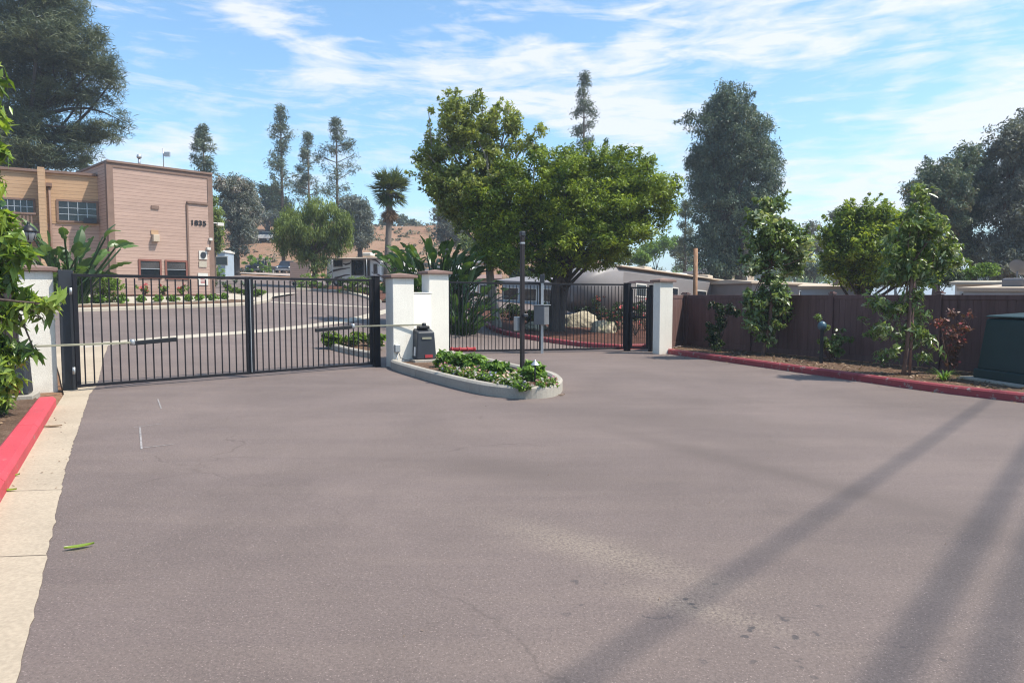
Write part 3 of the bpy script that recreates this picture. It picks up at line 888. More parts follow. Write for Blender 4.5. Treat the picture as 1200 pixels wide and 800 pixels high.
op1 = gnd(497, 430); op1 = Vector((op1.x, op1.y, .12))
OPA = operator('gate_motor', 'black gate motor box with tan and red labels on the flower island', op1, R(26))
op2 = gnd(4, 474); op2 = Vector((op2.x, op2.y + .2, .06))
OPB = operator('gate_motor', 'black gate motor box half hidden under the leafy shrub, red label showing', op2, R(24))

def arm(op, a, b, c):
    m = MB().bar(a, b, .026, .034); t = m.build('gate_arm', M['armtan'], op, bevel=.004)
    m = MB().bar(b + (c - b).normalized() * .004 - Vector((0, 0, .012)), c - Vector((0, 0, .02)), .055, .075); m.build('black_bar', M['black'], t, bevel=.006)
    m = MB().lathe(b + Vector((0, 0, -.05)), [(.03, 0), (.045, .02), (.045, .09), (.03, .11)], 10); m.build('knuckle', M['galv'], t)
    m = MB().lathe(a + Vector((0, 0, -.08)), [(.05, 0), (.05, .10), (.035, .12)], 10); m.build('pivot', M['black'], t)
def on_gate(px, z, off):   # point in front of the left gate line at picture column px
    dx = (px - CX) / F
    k = (dx * GLa.y - GLa.x) / (dL.x - dx * dL.y)
    p = GLa + dL * k; n = Vector((dL.y, -dL.x, 0))
    return Vector((p.x, p.y, 0)) + n * off + Vector((0, 0, z))
arm(OPA, op1 + Vector((0, .05, .86)) , on_gate(408, .97, .20), on_gate(366, .93, .12))
aL = op2 + Vector((.05, .05, .80))
arm(OPB, aL, on_gate(150, .82, .22), on_gate(203, .86, .10))

# small grey junction box and its conduit on the middle column
jb = gnd(459, 433); yw_ = R(29)
t = thing('junction_box', 'small grey electrical box low on the middle stucco column', 'electrical box', (jb.x, jb.y, .3))
fr_ = Vector((math.sin(yw_), -math.cos(yw_), 0))
bp = c1 + fr_ * .27 + Vector((math.cos(yw_), math.sin(yw_), 0)) * -.17
MB().box((bp.x, bp.y, .46), (.12, .09, .17), yw_).build('housing', M['galv'], t, bevel=.008)
MB().tube([(bp.x, bp.y, .39), (bp.x, bp.y, .12), (bp.x, bp.y - .02, .05)], .014, 8).build('conduit', M['galv'], t)
MB().tube([(bp.x + .03, bp.y - .02, .39), (bp.x + .08, bp.y - .05, .25), (bp.x + .2, bp.y - .08, .2), (bp.x + .32, bp.y - .02, .22)], .008, 6).build('cable', M['black'], t)

# dark square pole on the island
pp = gnd(612, 442, .15); pz = .14
t = thing('dark_pole', 'tall dark brown square pole standing in the flower island', 'pole', (pp.x, pp.y, pz))
topz = at(617, 277, pp.y).z
MB().box((pp.x, pp.y, (pz + topz) / 2 - .1), (.07, .07, topz - pz + .2), R(24)).build('shaft', M['pole'], t, bevel=.006)
MB().box((pp.x, pp.y, topz + .045), (.09, .09, .09), R(24)).build('cap', M['darkbox'], t, bevel=.012)
MB().box((pp.x, pp.y, topz - .12), (.074, .074, .03), R(24)).build('band', M['galv'], t)
zb = at(612, 372, pp.y).z
MB().box((pp.x + .05, pp.y - .03, zb + .04), (.09, .10, .06), R(24)).build('bracket', M['darkbox'], t, bevel=.01)
MB().box((pp.x - .085, pp.y + .1, zb - .12), (.10, .14, .26), R(24)).build('reader_box', M['galv'], t, bevel=.01)

# mushroom path light
ml = gnd(627, 449, .15); mz = .14
t = thing('path_light', 'small mushroom path light with a metal hat in the flower island', 'path light', (ml.x, ml.y, mz))
htop = at(627, 423, ml.y).z
MB().tube([(ml.x, ml.y, mz - .05), (ml.x, ml.y, htop - .03)], .013, 8).build('stem', M['black'], t)
MB().lathe((ml.x, ml.y, htop - .07), [(.078, 0), (.07, .012), (.035, .055), (.018, .07), (.016, .09)], 16).build('hat', M['galv'], t)

# ------------------------------------------------------------------ brown fence
fd = (FB - FA); fl = fd.length; fd = fd / fl
FH = 1.53
def fence_run(label, a, b, mt, nsec, group='brown vinyl fence runs'):
    a = Vector((a.x, a.y)); b = Vector((b.x, b.y)); d = (b - a); L = d.length; d /= L
    yaw = math.atan2(d.y, d.x); t = thing('vinyl_fence', label, 'fence', (a.x, a.y, .11), group)
    P = L / nsec
    for i in range(nsec):
        m = MB(); s0 = a + d * (P * i + .055); s1 = a + d * (P * (i + 1) - .055)
        n = max(2, int((s1 - s0).length / .15)); w = (s1 - s0).length / n
        for k in range(n):
            c = s0 + d * (w * (k + .5))
            m.box((c.x, c.y, .11 + FH / 2), (w - .008, .022, FH - .04), yaw)
        c = (s0 + s1) / 2
        m.box((c.x, c.y, .11 + FH / 2), (w * n - .01, .010, FH - .2), yaw)
        m.build('panel', M[mt], t)
        MB().box((c.x, c.y, .11 + FH - .03), (w * n, .05, .10), yaw).build('top_rail', M[mt], t, bevel=.004)
        MB().box((c.x, c.y, .11 + .08), (w * n, .05, .14), yaw).build('bottom_rail', M[mt], t, bevel=.004)
    for i in range(nsec + 1):
        c = a + d * (P * i)
        m = MB().box((c.x, c.y, .11 + FH / 2), (.115, .115, FH + .06), yaw)
        m.box((c.x, c.y, .11 + FH + .055), (.145, .145, .03), yaw).box((c.x, c.y, .11 + FH + .085), (.09, .09, .03), yaw)
        m.build('post', M[mt], t, bevel=.005)
    return t
fence_run('long dark brown vinyl fence running behind the trees and the red kerb', FA, FB, 'fence', 6)
fence_run('short sunlit brown fence return between the cream end column and the long fence', FC + Vector((0, .12)), FA - fd * .0 + Vector((-.08, .12)), 'fence_lit', 1)

# black bollard light with round head
bl = gnd(962, 431); bl.z = .11
t = thing('bollard_light', 'black garden post light with a round blue-green head by the rose bush', 'post light', bl, None)
ht = at(964, 385, bl.y).z
MB().box((bl.x, bl.y, (ht) / 2 + .02), (.075, .075, ht - .05), R(-20)).build('shaft', M['black'], t, bevel=.008)
mh = new_mat('teal_head'); mh[2].inputs['Base Color'].default_value = (.05, .10, .13, 1); mh[2].inputs['Roughness'].default_value = .35
MB().lathe((bl.x, bl.y, ht - .03), [(.05, 0), (.085, .03), (.098, .09), (.085, .15), (.05, .185), (.02, .20)], 16).build('lamp_head', mh[0], t)

# green transformer cabinet under a cover
tb = gnd(1190, 452, .11)
tp = Vector((8.62, 12.65, .11))
t = thing('utility_cabinet', 'dark green covered utility cabinet on a slab at the end of the kerb', 'utility cabinet', tp)
yw = math.atan2(fd.y, fd.x)
yw = R(-83)
A = Matrix.Rotation(yw, 4, 'Z')
def q(x, y, z): return tp + A @ Vector((x, y, z))
# corners: x along the kerb (away from camera negative), y towards the fence
MB().box(q(.55, .35, .0), (1.75, 1.25, .09), yw).build('slab', M['concrete'], t, bevel=.01)
m = MB().hexa([q(-.12, -.10, .20), q(1.35, -.10, .20), q(1.35, .80, .20), q(-.12, .80, .20), q(-.03, -.03, 1.12), q(1.28, -.03, 1.12), q(1.28, .74, 1.17), q(-.03, .74, 1.17)])
m.build('cover', M['cover'], t, bevel=.035, seg=3)
MB().box(q(.62, .35, .125), (1.56, .98, .17), yw).build('base', M['cover'], t, bevel=.02)
MB().hexa([q(-.05, -.05, 1.15), q(1.30, -.05, 1.15), q(1.30, .77, 1.20), q(-.05, .77, 1.20), q(-.02, -.02, 1.18), q(1.27, -.02, 1.18), q(1.27, .74, 1.23), q(-.02, .74, 1.23)]).build('lid', M['cover'], t, bevel=.012)

# wooden pole behind the fence
wp = at(815, 346, 24.5); z0 = Tz(wp.x, wp.y)
zt = at(814, 291, 24.5).z
single(MB().tube([(wp.x, wp.y, z0 - .1), (wp.x - .02, wp.y, zt)], [.085, .075], 10), 'wooden_post', M['wood'], 'reddish wooden post rising behind the brown fence near the end column', 'post', (wp.x, wp.y, z0))

# overhead cables whose shadows cross the asphalt
cg = 'overhead cables above the forecourt'
def cable(label, pa, pb, h, r):
    a, b = gnd(*pa), gnd(*pb); d = (b - a); d.z = 0; d.normalize()
    off = Vector((sd.x, sd.y, 0)) / sd.z * h
    p0 = a - d * 22 + off; p1 = b + d * 60 + off
    L = [p0.lerp(p1, i / 24) + Vector((0, 0, h + 1.0 * ((i - 9) / 12) ** 2)) for i in range(25)]
    m = MB().tube(L, r, 8)
    single(m, 'overhead_cable', M['black'], label, 'cable', L[12], cg)
cable('overhead cable casting the leftmost long soft shadow on the asphalt', (690, 800), (1150, 475), 18, .031)
cable('overhead cable casting the wide middle soft shadow on the asphalt', (1050, 800), (1200, 540), 19, .042)
cable('overhead cable casting the soft shadow at the right corner of the asphalt', (1165, 800), (1200, 690), 19, .038)

# chalk marks and fallen leaves on the asphalt
mk = MB()
def chalk(a, b, w=.02):
    p, r_ = gnd(*a), gnd(*b); d = (r_ - p).normalized(); s = Vector((-d.y, d.x, 0)) * w / 2
    n = 3
    mk.add([p - s, r_ - s, r_ + s, p + s], [(0, 1, 2, 3)])
chalk((164, 501), (166, 527)); chalk((157, 501), (190, 497), .015); chalk((166, 525), (203, 521), .015); chalk((185, 468), (189, 479), .018)
for v in mk.v: v.z = Tz(v.x, v.y) + .006
mchalk = mat('chalk', (.34, .31, .30), .95, .2, 6, 30, .5, 0)
o = mk.build('chalk_mark', mchalk); tag(o, 'faint white chalk survey lines on the asphalt near the gate', 'chalk mark')
# ------------------------------------------------------------------ tan two-storey building
BZ = Tz(-17, 35) - .3
class Wall:
    def __init__(s, P, u): s.P = Vector((P[0], P[1], 0)); s.u = Vector((u[0], u[1], 0)).normalized(); s.n = Vector((s.u.y, -s.u.x, 0))
    def pt(s, t, z, off=0): return s.P + s.u * t + s.n * off + Vector((0, 0, z))
    def px(s, px, py):
        d = ray(px, py); e = Vector((0, 0, EYE))
        k = (s.P - e).dot(s.n) / d.dot(s.n); q = e + d * k
        return (q - s.P).dot(s.u), q.z
    def box(s, m, t0, t1, z0, z1, o0, o1, mi=0):
        return m.hexa([s.pt(t0, z0, o1), s.pt(t1, z0, o1), s.pt(t1, z0, o0), s.pt(t0, z0, o0), s.pt(t0, z1, o1), s.pt(t1, z1, o1), s.pt(t1, z1, o0), s.pt(t0, z1, o0)], mi)
    def rect(s, x0, y0, x1, y1):
        xm, ym = (x0 + x1) / 2, (y0 + y1) / 2
        return s.px(x0, ym)[0], s.px(x1, ym)[0], s.px(xm, y1)[1], s.px(xm, y0)[1]

L0 = at(125.5, 190, 33.4); R0 = at(247, 205, 36.95)
W1 = Wall((L0.x, L0.y), (R0.x - L0.x, R0.y - L0.y)); W1L = (Vector((R0.x, R0.y, 0)) - W1.P).length
H1 = (L0.z + R0.z) / 2
bld = thing('office_building', 'tan lap-sided two-storey building numbered 1835 behind the left gate', 'building', (L0.x, L0.y, BZ))
m = MB(); W1.box(m, 0, W1L, BZ - .5, H1, -9, 0); m.build('wall', M['sidepink'], bld)
m = MB()
W1.box(m, -.05, W1L + .05, H1 + .002, H1 + .10, -9.05, .10); W1.box(m, -.06, .22, BZ, H1 - .002, -.2, .035); W1.box(m, W1L - .2, W1L + .06, BZ, H1 - .002, -.2, .035)
W1.box(m, .224, W1L - .204, H1 - .2, H1 - .002, -.02, .04)
m.build('trim', M['trim'], bld)
# wing
W2d = Vector((.86, .51, 0)).normalized()
P2 = W1.pt(-.003, 0, -1.5)
W2 = Wall((P2.x - W2d.x * 9, P2.y - W2d.y * 9), (W2d.x, W2d.y))
H2 = at(118, 207, P2.y).z
zsp = W2.px(85, 263)[1]
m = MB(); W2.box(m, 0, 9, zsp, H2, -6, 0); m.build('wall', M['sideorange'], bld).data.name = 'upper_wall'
m = MB(); W2.box(m, 0, 9, BZ - .5, zsp - .004, -6, -.02); m.build('wall', M['sidepink'], bld)
m = MB(); W2.box(m, -.1, 8.96, H2 + .002, H2 + .12, -6, .12); m.build('trim', M['trim'], bld)
tf, zf = W2.px(49.5, 230)
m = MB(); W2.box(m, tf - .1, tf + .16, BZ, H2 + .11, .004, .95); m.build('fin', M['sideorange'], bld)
def window(w, x0, y0, x1, y1, tm, nx, ny, name='window', blinds=False, fr=.09):
    t0, t1, z0, z1 = w.rect(x0, y0, x1, y1)
    m = MB()
    w.box(m, t0 - fr, t1 + fr, z1, z1 + fr, -.05, .05); w.box(m, t0 - fr, t1 + fr, z0 - fr, z0, -.05, .06)
    w.box(m, t0 - fr, t0, z0 + .002, z1 - .002, -.05, .05); w.box(m, t1, t1 + fr, z0 + .002, z1 - .002, -.05, .05)
    wo = m.build(name, M[tm], bld)
    m = MB(); w.box(m, t0, t1, z0, z1, -.04, .012); m.build('pane', M['glass'], wo)
    m = MB(); g = .03
    for i in range(1, nx): t = t0 + (t1 - t0) * i / nx; w.box(m, t - g / 2, t + g / 2, z0, z1, .013, .03)
    for i in range(1, ny): z = z0 + (z1 - z0) * i / ny; w.box(m, t0, t1, z - g / 2, z + g / 2, .0135, .034)
    if m.v: m.build('glazing_bar', M['galv'], wo)
    if blinds:
        m = MB(); n = int((z1 - z0) * .55 / .05)
        for i in range(n): z = z1 - .02 - i * .05; w.box(m, t0 + .02, t1 - .02, z - .018, z - .004, .0125, .0165)
        m.build('blind', M['rvgrey'], wo)
window(W2, 69, 237, 113, 259, 'trim', 4, 3)
window(W2, -6, 234, 39, 249, 'trim', 6, 2)
t0, t1, z0, z1 = W2.rect(98, 256, 113, 262)
m = MB(); W2.box(m, t0, t1, z0, z1, .0, .3); m.build('air_conditioner', M['darkbox'], bld)
window(W1, 164.5, 306, 187, 324, 'redtrim', 1, 2, blinds=True)
window(W1, 195.5, 307, 217.5, 325, 'redtrim', 1, 2, blinds=True)
# balcony at the left
t0, _ = W2.px(-20, 255); t1, zt = W2.px(44, 252); zb = W2.px(30, 276)[1]
bal = MB(); W2.box(bal, t0, t1, zb - .2, zb, .03, 1.0); bl_ = bal.build('balcony', M['trim'], bld)
m = MB(); W2.box(m, t0, t1, zt - .08, zt, .93, 1.02)
n = int((t1 - t0) / .14)
for i in range(n): t = t0 + .07 + i * .14; W2.box(m, t - .03, t + .03, zb + .002, zt - .082, .95, .99)
m.build('railing', M['trim'], bl_)
# downpipe with hopper on the wing
t, z = W2.px(57.5, 219); m = MB()
m.tube([W2.pt(t, z, .08), W2.pt(t, BZ, .08)], .05, 8); W2.box(m, t - .12, t + .12, z, z + .16, .01, .2)
m.build('downpipe', M['trim'], bld)
# bump-out trims on the main wall
t, z = W1.px(218.5, 237); m = MB()
W1.box(m, t, W1L - .205, z - .05, z + .05, .0, .12); m.build('drip_trim', M['trim'], bld)
m = MB(); W1.box(m, t - .03, t + .05, BZ, z - .052, .0, .07); m.build('downpipe', M['trim'], bld)
m = MB(); W1.box(m, t + .052, W1L - .21, BZ, z - .055, -.02, .045); m.build('wall_panel', M['sidepink'], bld)
# wall light
t0, t1, z0, z1 = W1.rect(177.5, 275, 185, 283.5)
m = MB(); W1.box(m, t0, t1, z0, z1, .0, .26); lo = m.build('wall_light', M['rooftan'], bld, bevel=.02)
m = MB(); W1.box(m, t0 - .02, t1 + .02, z1 + .02, z1 + .22, .0, .05); m.build('patch', M['sideorange'], bld)
t0, t1, z0, z1 = W1.rect(177, 241, 186, 245)
m = MB(); W1.box(m, t0, t1, z0, z1, .0, .05); m.build('vent', M['trim'], bld)
# house number
def lettering(text, w, x0, y0, x1, y1, m_, parent, off, name='house_number', lab=None):
    t0, t1, z0, z1 = w.rect(x0, y0, x1, y1)
    cu = bpy.data.curves.new(name, 'FONT'); cu.body = text; cu.extrude = .012; cu.offset = .022
    tmp = bpy.data.objects.new('tmp', cu); COL.objects.link(tmp)
    dg = bpy.context.evaluated_depsgraph_get(); me = bpy.data.meshes.new_from_object(tmp.evaluated_get(dg))
    bpy.data.objects.remove(tmp)
    xs = [v.co.x for v in me.vertices]; ys = [v.co.y for v in me.vertices]; org = world_of(parent)
    for v in me.vertices:
        p = w.pt(t0 + (v.co.x - min(xs)) / (max(xs) - min(xs)) * (t1 - t0), z0 + (v.co.y - min(ys)) / (max(ys) - min(ys)) * (z1 - z0), off + v.co.z)
        v.co = p - org
    me.materials.clear(); me.materials.append(M[m_])
    return link(name, me, parent, org)
lettering('1835', W1, 224, 258.5, 241, 264.5, 'black', bld, .07)
# mirror, notices and lamp at the corner
def cdisc(w, px, py, r, o0, o1):
    t, z = w.px(px, py); m = MB(); n = 14
    vs = [w.pt(t + r * math.cos(2 * math.pi * k / n), z + r * 1.2 * math.sin(2 * math.pi * k / n), o) for o in (o0, o1) for k in range(n)]
    m.add(vs, [list(range(n)), list(range(n, 2 * n))] + [(k, (k + 1) % n, n + (k + 1) % n, n + k) for k in range(n)]); return m
def panel(x0, y0, x1, y1, m_, nm, o1=.09, o0=.045):
    t0, t1, z0, z1 = W1.rect(x0, y0, x1, y1); m = MB(); W1.box(m, t0, t1, z0, z1, o0, o1); return m.build(nm, M[m_], bld)
panel(232.5, 294, 242, 304, 'rvwhite', 'notice_board'); cdisc(W1, 237.3, 299, .14, .091, .12).build('dark_disc', M['darkbox'], bld)
panel(232.5, 306, 241.5, 313, 'walk', 'notice_board'); nb = panel(231.5, 320, 243, 334, 'rvwhite', 'notice_board')
t0, t1, z0, z1 = W1.rect(233, 325, 242, 332)
m = MB()
for i in range(5): z = z1 - i * (z1 - z0) / 5; W1.box(m, t0 + .05, t1 - .05 - .08 * (i % 2), z - .05, z - .02, .09, .094)
m.build('red_text_line', M['red'], nb)
m = MB(); a = W1.pt(W1L + .0, W1.px(246, 261)[1], .0); m.tube([a, a + W1.u * .55], .03, 8); 
m.box(a + W1.u * .42 + Vector((0, 0, -.05)), (.34, .2, .16), math.atan2(W1.u.y, W1.u.x)); m.build('wall_lamp', M['rvwhite'], bld, bevel=.02)
panel(244, 279, 247.5, 282, 'rvwhite', 'corner_sensor', .16, .037); panel(241, 290, 245, 293, 'rvwhite', 'camera', .22, .037)
# roof bits
a = W1.pt(W1.px(172, 190)[0], H1 + .1, -1.0)
MB().tube([a, a + Vector((0, 0, .45))], .06, 8).lathe(a + Vector((0, 0, .45)), [(.1, 0), (.12, .06), (.1, .16), (.04, .2)], 10).build('roof_vent', M['galv'], bld)
a = W1.pt(W1.px(202.5, 190)[0], H1 + .1, -1.2)
MB().tube([a, a + Vector((0, 0, 1.15))], .025, 6).box(a + Vector((.2, 0, .85)), (.28, .12, .22)).tube([a + Vector((0, 0, .85)), a + Vector((.2, 0, .85))], .02, 6).build('antenna', M['galv'], bld)

# lantern on its post left of the building
lp = at(37, 346, 17.5); z0 = Tz(lp.x, lp.y); zl = at(36, 284, 17.5).z; k = 17.5 / F
t = thing('lantern_post', 'black lantern street lamp rising above the shrub-covered column', 'street lamp', (lp.x, lp.y, z0))
MB().lathe((lp.x, lp.y, z0), [(.09, 0), (.08, .3), (.045, .4), (.04, zl - z0 - .1), (.06, zl - z0 - .05), (.035, zl - z0)], 12).build('pole', M['black'], t)
MB().lathe((lp.x, lp.y, zl), [(.06, 0), (.11, .06), (.17, .22), (.165, .25)], 12).build('glass', M['lampglass'], t)
MB().lathe((lp.x, lp.y, zl + .25), [(.19, 0), (.19, .03), (.12, .12), (.05, .17), (.03, .2), (.04, .23), (.01, .27)], 12).build('roof', M['black'], t)
m = MB()
for i in range(6):
    a = i * math.pi / 3; c, s = math.cos(a), math.sin(a)
    m.tube([(lp.x + .115 * c, lp.y + .115 * s, zl + .05), (lp.x + .178 * c, lp.y + .178 * s, zl + .26)], .01, 5)
m.build('cage', M['black'], t)

# kerbed strip, walk and beds in front of the building
bc_px = [(60, 366), (120, 364.5), (170, 362.5), (230, 360.5), (270, 359), (300, 357), (316, 353.5), (319, 350)]
bc = [gnd(*p) for p in bc_px]
bcd = densify(bc, .5, 1)
kb = MB(); strip(kb, bcd, 0, .3, -.1, .14, 0, 1, chamfer=.03)
tag(kb.build('kerb', M['walk']), kind='structure')
back = W1.pt(W1L, 0, -.5); bl0 = W1.pt(-8, 0, -.5)
sheet('sidewalk', [(p.x, p.y) for p in bcd] + [(back.x + 3.2, back.y + 5), (back.x, back.y), (bl0.x, bl0.y)], .10, M['walk'], 1.0)
f0 = W1.pt(-1, 0, .05); f1 = W1.pt(W1L + .1, 0, .05); f2 = W1.pt(W1L + .1, 0, 1.0); f3 = W1.pt(-1, 0, 1.0)
sheet('planting_bed', [(p.x, p.y) for p in (f0, f1, f2, f3)], .13, M['redmulch'], .8)
# planting strip beside the kerb
off = [p + Vector((-(bcd[min(i + 1, len(bcd) - 1)] - bcd[max(i - 1, 0)]).normalized().y, (bcd[min(i + 1, len(bcd) - 1)] - bcd[max(i - 1, 0)]).normalized().x)) for i, p in enumerate(bcd)]
inn = [p + (o_ - p) * .32 for p, o_ in zip(bcd, off)]; out_ = [p + (o_ - p) * 1.5 for p, o_ in zip(bcd, off)]
inn, out_ = inn[:-6], out_[:-6]
sheet('planting_bed', [(p.x, p.y) for p in inn] + [(p.x, p.y) for p in reversed(out_)], .125, M['mulch'], .8)

# pale concrete swales across the drives
def swale(pxs, w):
    p = densify([gnd(*q_) for q_ in pxs], .6, 2); n = len(p); L_, R_ = [], []
    for i in range(n):
        d = (p[min(i + 1, n - 1)] - p[max(i - 1, 0)]).normalized(); s = Vector((-d.y, d.x))
        L_.append(p[i] + s * w / 2); R_.append(p[i] - s * w / 2)
    sheet('swale', [(q_.x, q_.y) for q_ in L_] + [(q_.x, q_.y) for q_ in reversed(R_)], .006, M['walk'], 1.0)
swale([(90, 406), (170, 398.5), (230, 393.5), (300, 388.5), (364, 382), (410, 375.5), (438, 368.5), (470, 360)], .65)
swale([(317, 354), (360, 356), (400, 358), (445, 360.5)], .55)

# kerbed bed with the clipped hedge, right of the upper drive
hb_px = [(346, 339.5), (372, 340.2), (400, 342.5), (425, 348), (440, 354.5)]
hb = densify([gnd(*p) for p in hb_px], .5, 1)
kb = MB(); strip(kb, hb, 0, .35, -.1, .13, 0, 1, chamfer=.03); tag(kb.build('kerb', M['walk']), kind='structure')
sheet('planting_bed', [(p.x, p.y) for p in hb] + [(hb[-1].x + 3, hb[-1].y + 2), (-5, 52), (hb[0].x, hb[0].y + 6)], .09, M['redmulch'], 1.0)
# small island just behind the left gate
si = [gnd(*p) for p in ((386, 409), (384, 406), (390, 402), (440, 402), (446, 420), (437, 420.5), (410, 415.5), (394, 411.5))]
r_ = close_smooth([Vector((p.x, p.y)) for p in si], 2, .3)
ar = sum(r_[i].x * r_[(i + 1) % len(r_)].y - r_[(i + 1) % len(r_)].x * r_[i].y for i in range(len(r_)))
kb = MB(); strip(kb, r_, 0, .16, -.05, .16, 0, 1 if ar > 0 else -1, closed=True, chamfer=.03); tag(kb.build('island_kerb', M['concrete']), kind='structure')
cc = sum(r_, Vector((0, 0))) / len(r_)
sheet('island_bed', [((cc + (p - cc) * .93).x, (cc + (p - cc) * .93).y) for p in r_], .1, M['mulch'], .4)
SI = cc
# red-kerbed bed with the two big trees behind the right gate
tb_px = [(548, 362), (556, 372), (575, 388), (600, 395), (650, 402.5), (700, 408), (735, 410), (766, 411.5)]
tbp = densify([gnd(*p) for p in tb_px], .5, 1)
# keep behind the gate line
tbp = [Vector((p.x, max(p.y, GRa.y + (p.x - GRa.x) * (GRb.y - GRa.y) / (GRb.x - GRa.x) + .5))) for p in tbp]
kb = MB(); strip(kb, tbp, 0, .17, -.05, .15, 0, 1, chamfer=.03); tag(kb.build('kerb', M['kerbred']), kind='structure')
sheet('planting_bed', [(p.x, p.y) for p in tbp] + [(5.2, 25), (6.5, 34), (0, 36), (-2.5, 36)], .1, M['redmulch'], .8)
# pale terrace drive under the hill
sheet('terrace', [(-34.5, 71), (-21, 69), (-21, 83), (-37, 86)], .05, M['paving'], 1.5)
# ------------------------------------------------------------------ foliage colours
LM = {}
LM['fresh'] = leafmat('leaf_fresh', (.08, .115, .03), (.30, .35, .09), .44, third=(.40, .42, .20))
LM['ficus'] = leafmat('leaf_ficus', (.040, .080, .012), (.25, .33, .035), .40, third=(.40, .47, .06))
LM['euc'] = leafmat('leaf_euc', (.048, .082, .066), (.145, .195, .135), .25, third=(.20, .165, .11))
LM['eucgrey'] = leafmat('leaf_euc_grey', (.08, .10, .09), (.21, .225, .19), .25, third=(.26, .205, .18))
LM['pine'] = leafmat('leaf_pine', (.038, .058, .036), (.125, .145, .07), .2, third=(.13, .14, .07))
LM['pinefar'] = leafmat('leaf_pine_far', (.06, .085, .06), (.14, .17, .11), .2)
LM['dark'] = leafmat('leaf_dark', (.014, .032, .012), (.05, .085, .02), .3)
LM['pepper'] = leafmat('leaf_pepper', (.085, .125, .03), (.25, .31, .09), .4)
LM['glossy'] = leafmat('leaf_glossy', (.055, .095, .025), (.20, .28, .08), .40, .32, .6, third=(.42, .46, .28))
LM['near'] = leafmat('leaf_near', (.06, .12, .022), (.28, .39, .07), .46, .33, .6, third=(.42, .50, .12))
LM['hedge'] = leafmat('leaf_hedge', (.06, .11, .015), (.17, .27, .03), .4)
LM['bush'] = leafmat('leaf_bush', (.06, .13, .02), (.20, .33, .05), .38)
LM['paddle'] = leafmat('leaf_paddle', (.03, .07, .018), (.11, .19, .045), .35, .35, .5)
LM['redleaf'] = leafmat('leaf_red', (.07, .05, .035), (.20, .09, .07), .3, third=(.34, .09, .09))
LM['palm'] = leafmat('leaf_palm', (.05, .075, .022), (.15, .18, .055), .3)
LM['dead'] = leafmat('leaf_dead', (.14, .085, .055), (.26, .17, .11), .2)
LM['pinkfl'] = leafmat('petal_pink', (.38, .12, .17), (.55, .30, .34), .3)
LM['whitefl'] = leafmat('petal_white', (.48, .43, .44), (.66, .60, .60), .3)
LM['bluefl'] = leafmat('petal_blue', (.16, .17, .30), (.34, .34, .46), .3)
LM['peachfl'] = leafmat('petal_peach', (.60, .34, .26), (.78, .55, .45), .3)
LM['redfl'] = leafmat('petal_red', (.50, .05, .06), (.65, .18, .18), .3)
LM['litter'] = leafmat('leaf_litter', (.10, .06, .035), (.30, .20, .12), .1)
BK = {'grey': barkmat('bark_grey', (.22, .19, .16)), 'brown': barkmat('bark_brown', (.12, .085, .065)), 'dark': barkmat('bark_dark', (.06, .048, .042)),
      'red': barkmat('bark_red', (.17, .10, .075)), 'palm': barkmat('bark_palm', (.20, .16, .13)), 'pale': barkmat('bark_pale', (.34, .30, .25))}

# ------------------------------------------------------------------ the two big trees behind the right gate
b = gnd(584, 386)
tree('shade_tree', 'tall light green tree with upright shoots, pale trunk, left of the dark spreading one', b,
     [(528, 150, 16, 34, -.3), (510, 185, 18, 30, .3), (548, 160, 18, 36), (570, 165, 18, 34), (603, 160, 12, 30), (624, 170, 9, 18), (530, 118, 7, 20), (545, 128, 6, 14), (562, 130, 5, 14), (597, 130, 4, 14), (606, 142, 4, 10), (632, 152, 4, 10), (502, 130, 4, 8), (495, 178, 8, 12), (578, 140, 6, 12), (520, 220, 24, 24), (553, 215, 34, 36), (580, 205, 24, 30), (535, 245, 24, 20), (572, 262, 30, 30)],
     b.y, LM['fresh'], BK['pale'], 560, 66, .30, .15, .06, trunk=.19, fork=.45, shoots=110, shoot_len=.8, seed=11, up=.45, shell=.45, tint=(.15, .85), droop=.1, leaves_out=.7)
b = gnd(655, 391)
tree('shade_tree', 'broad dense dark green tree with leaning multiple trunks spreading over the right gate', b,
     [(640, 215, 48, 34), (690, 210, 52, 34), (740, 215, 40, 28), (768, 232, 26, 24), (598, 235, 40, 36), (570, 250, 28, 30), (655, 250, 56, 40), (712, 250, 54, 40), (758, 253, 30, 22), (620, 278, 44, 30), (680, 281, 50, 30), (728, 278, 36, 22), (590, 288, 30, 24), (660, 195, 26, 22), (715, 195, 24, 18), (745, 196, 14, 10), (776, 222, 16, 12), (650, 303, 30, 14), (608, 305, 30, 14), (640, 315, 24, 10), (698, 303, 32, 12), (572, 301, 20, 14), (735, 182, 8, 6), (688, 178, 12, 8), (662, 176, 8, 8), (762, 190, 7, 5), (788, 215, 8, 6), (785, 245, 9, 7), (778, 265, 10, 8), (600, 200, 22, 16)],
     b.y - .2, LM['ficus'], BK['dark'], 1050, 95, .34, .13, .05, trunk=.22, fork=.36, shoots=120, shoot_len=.55, seed=12, up=.55, shell=.38, tint=(.1, .8), trunks=3, twigs=40, leaves_out=.7)

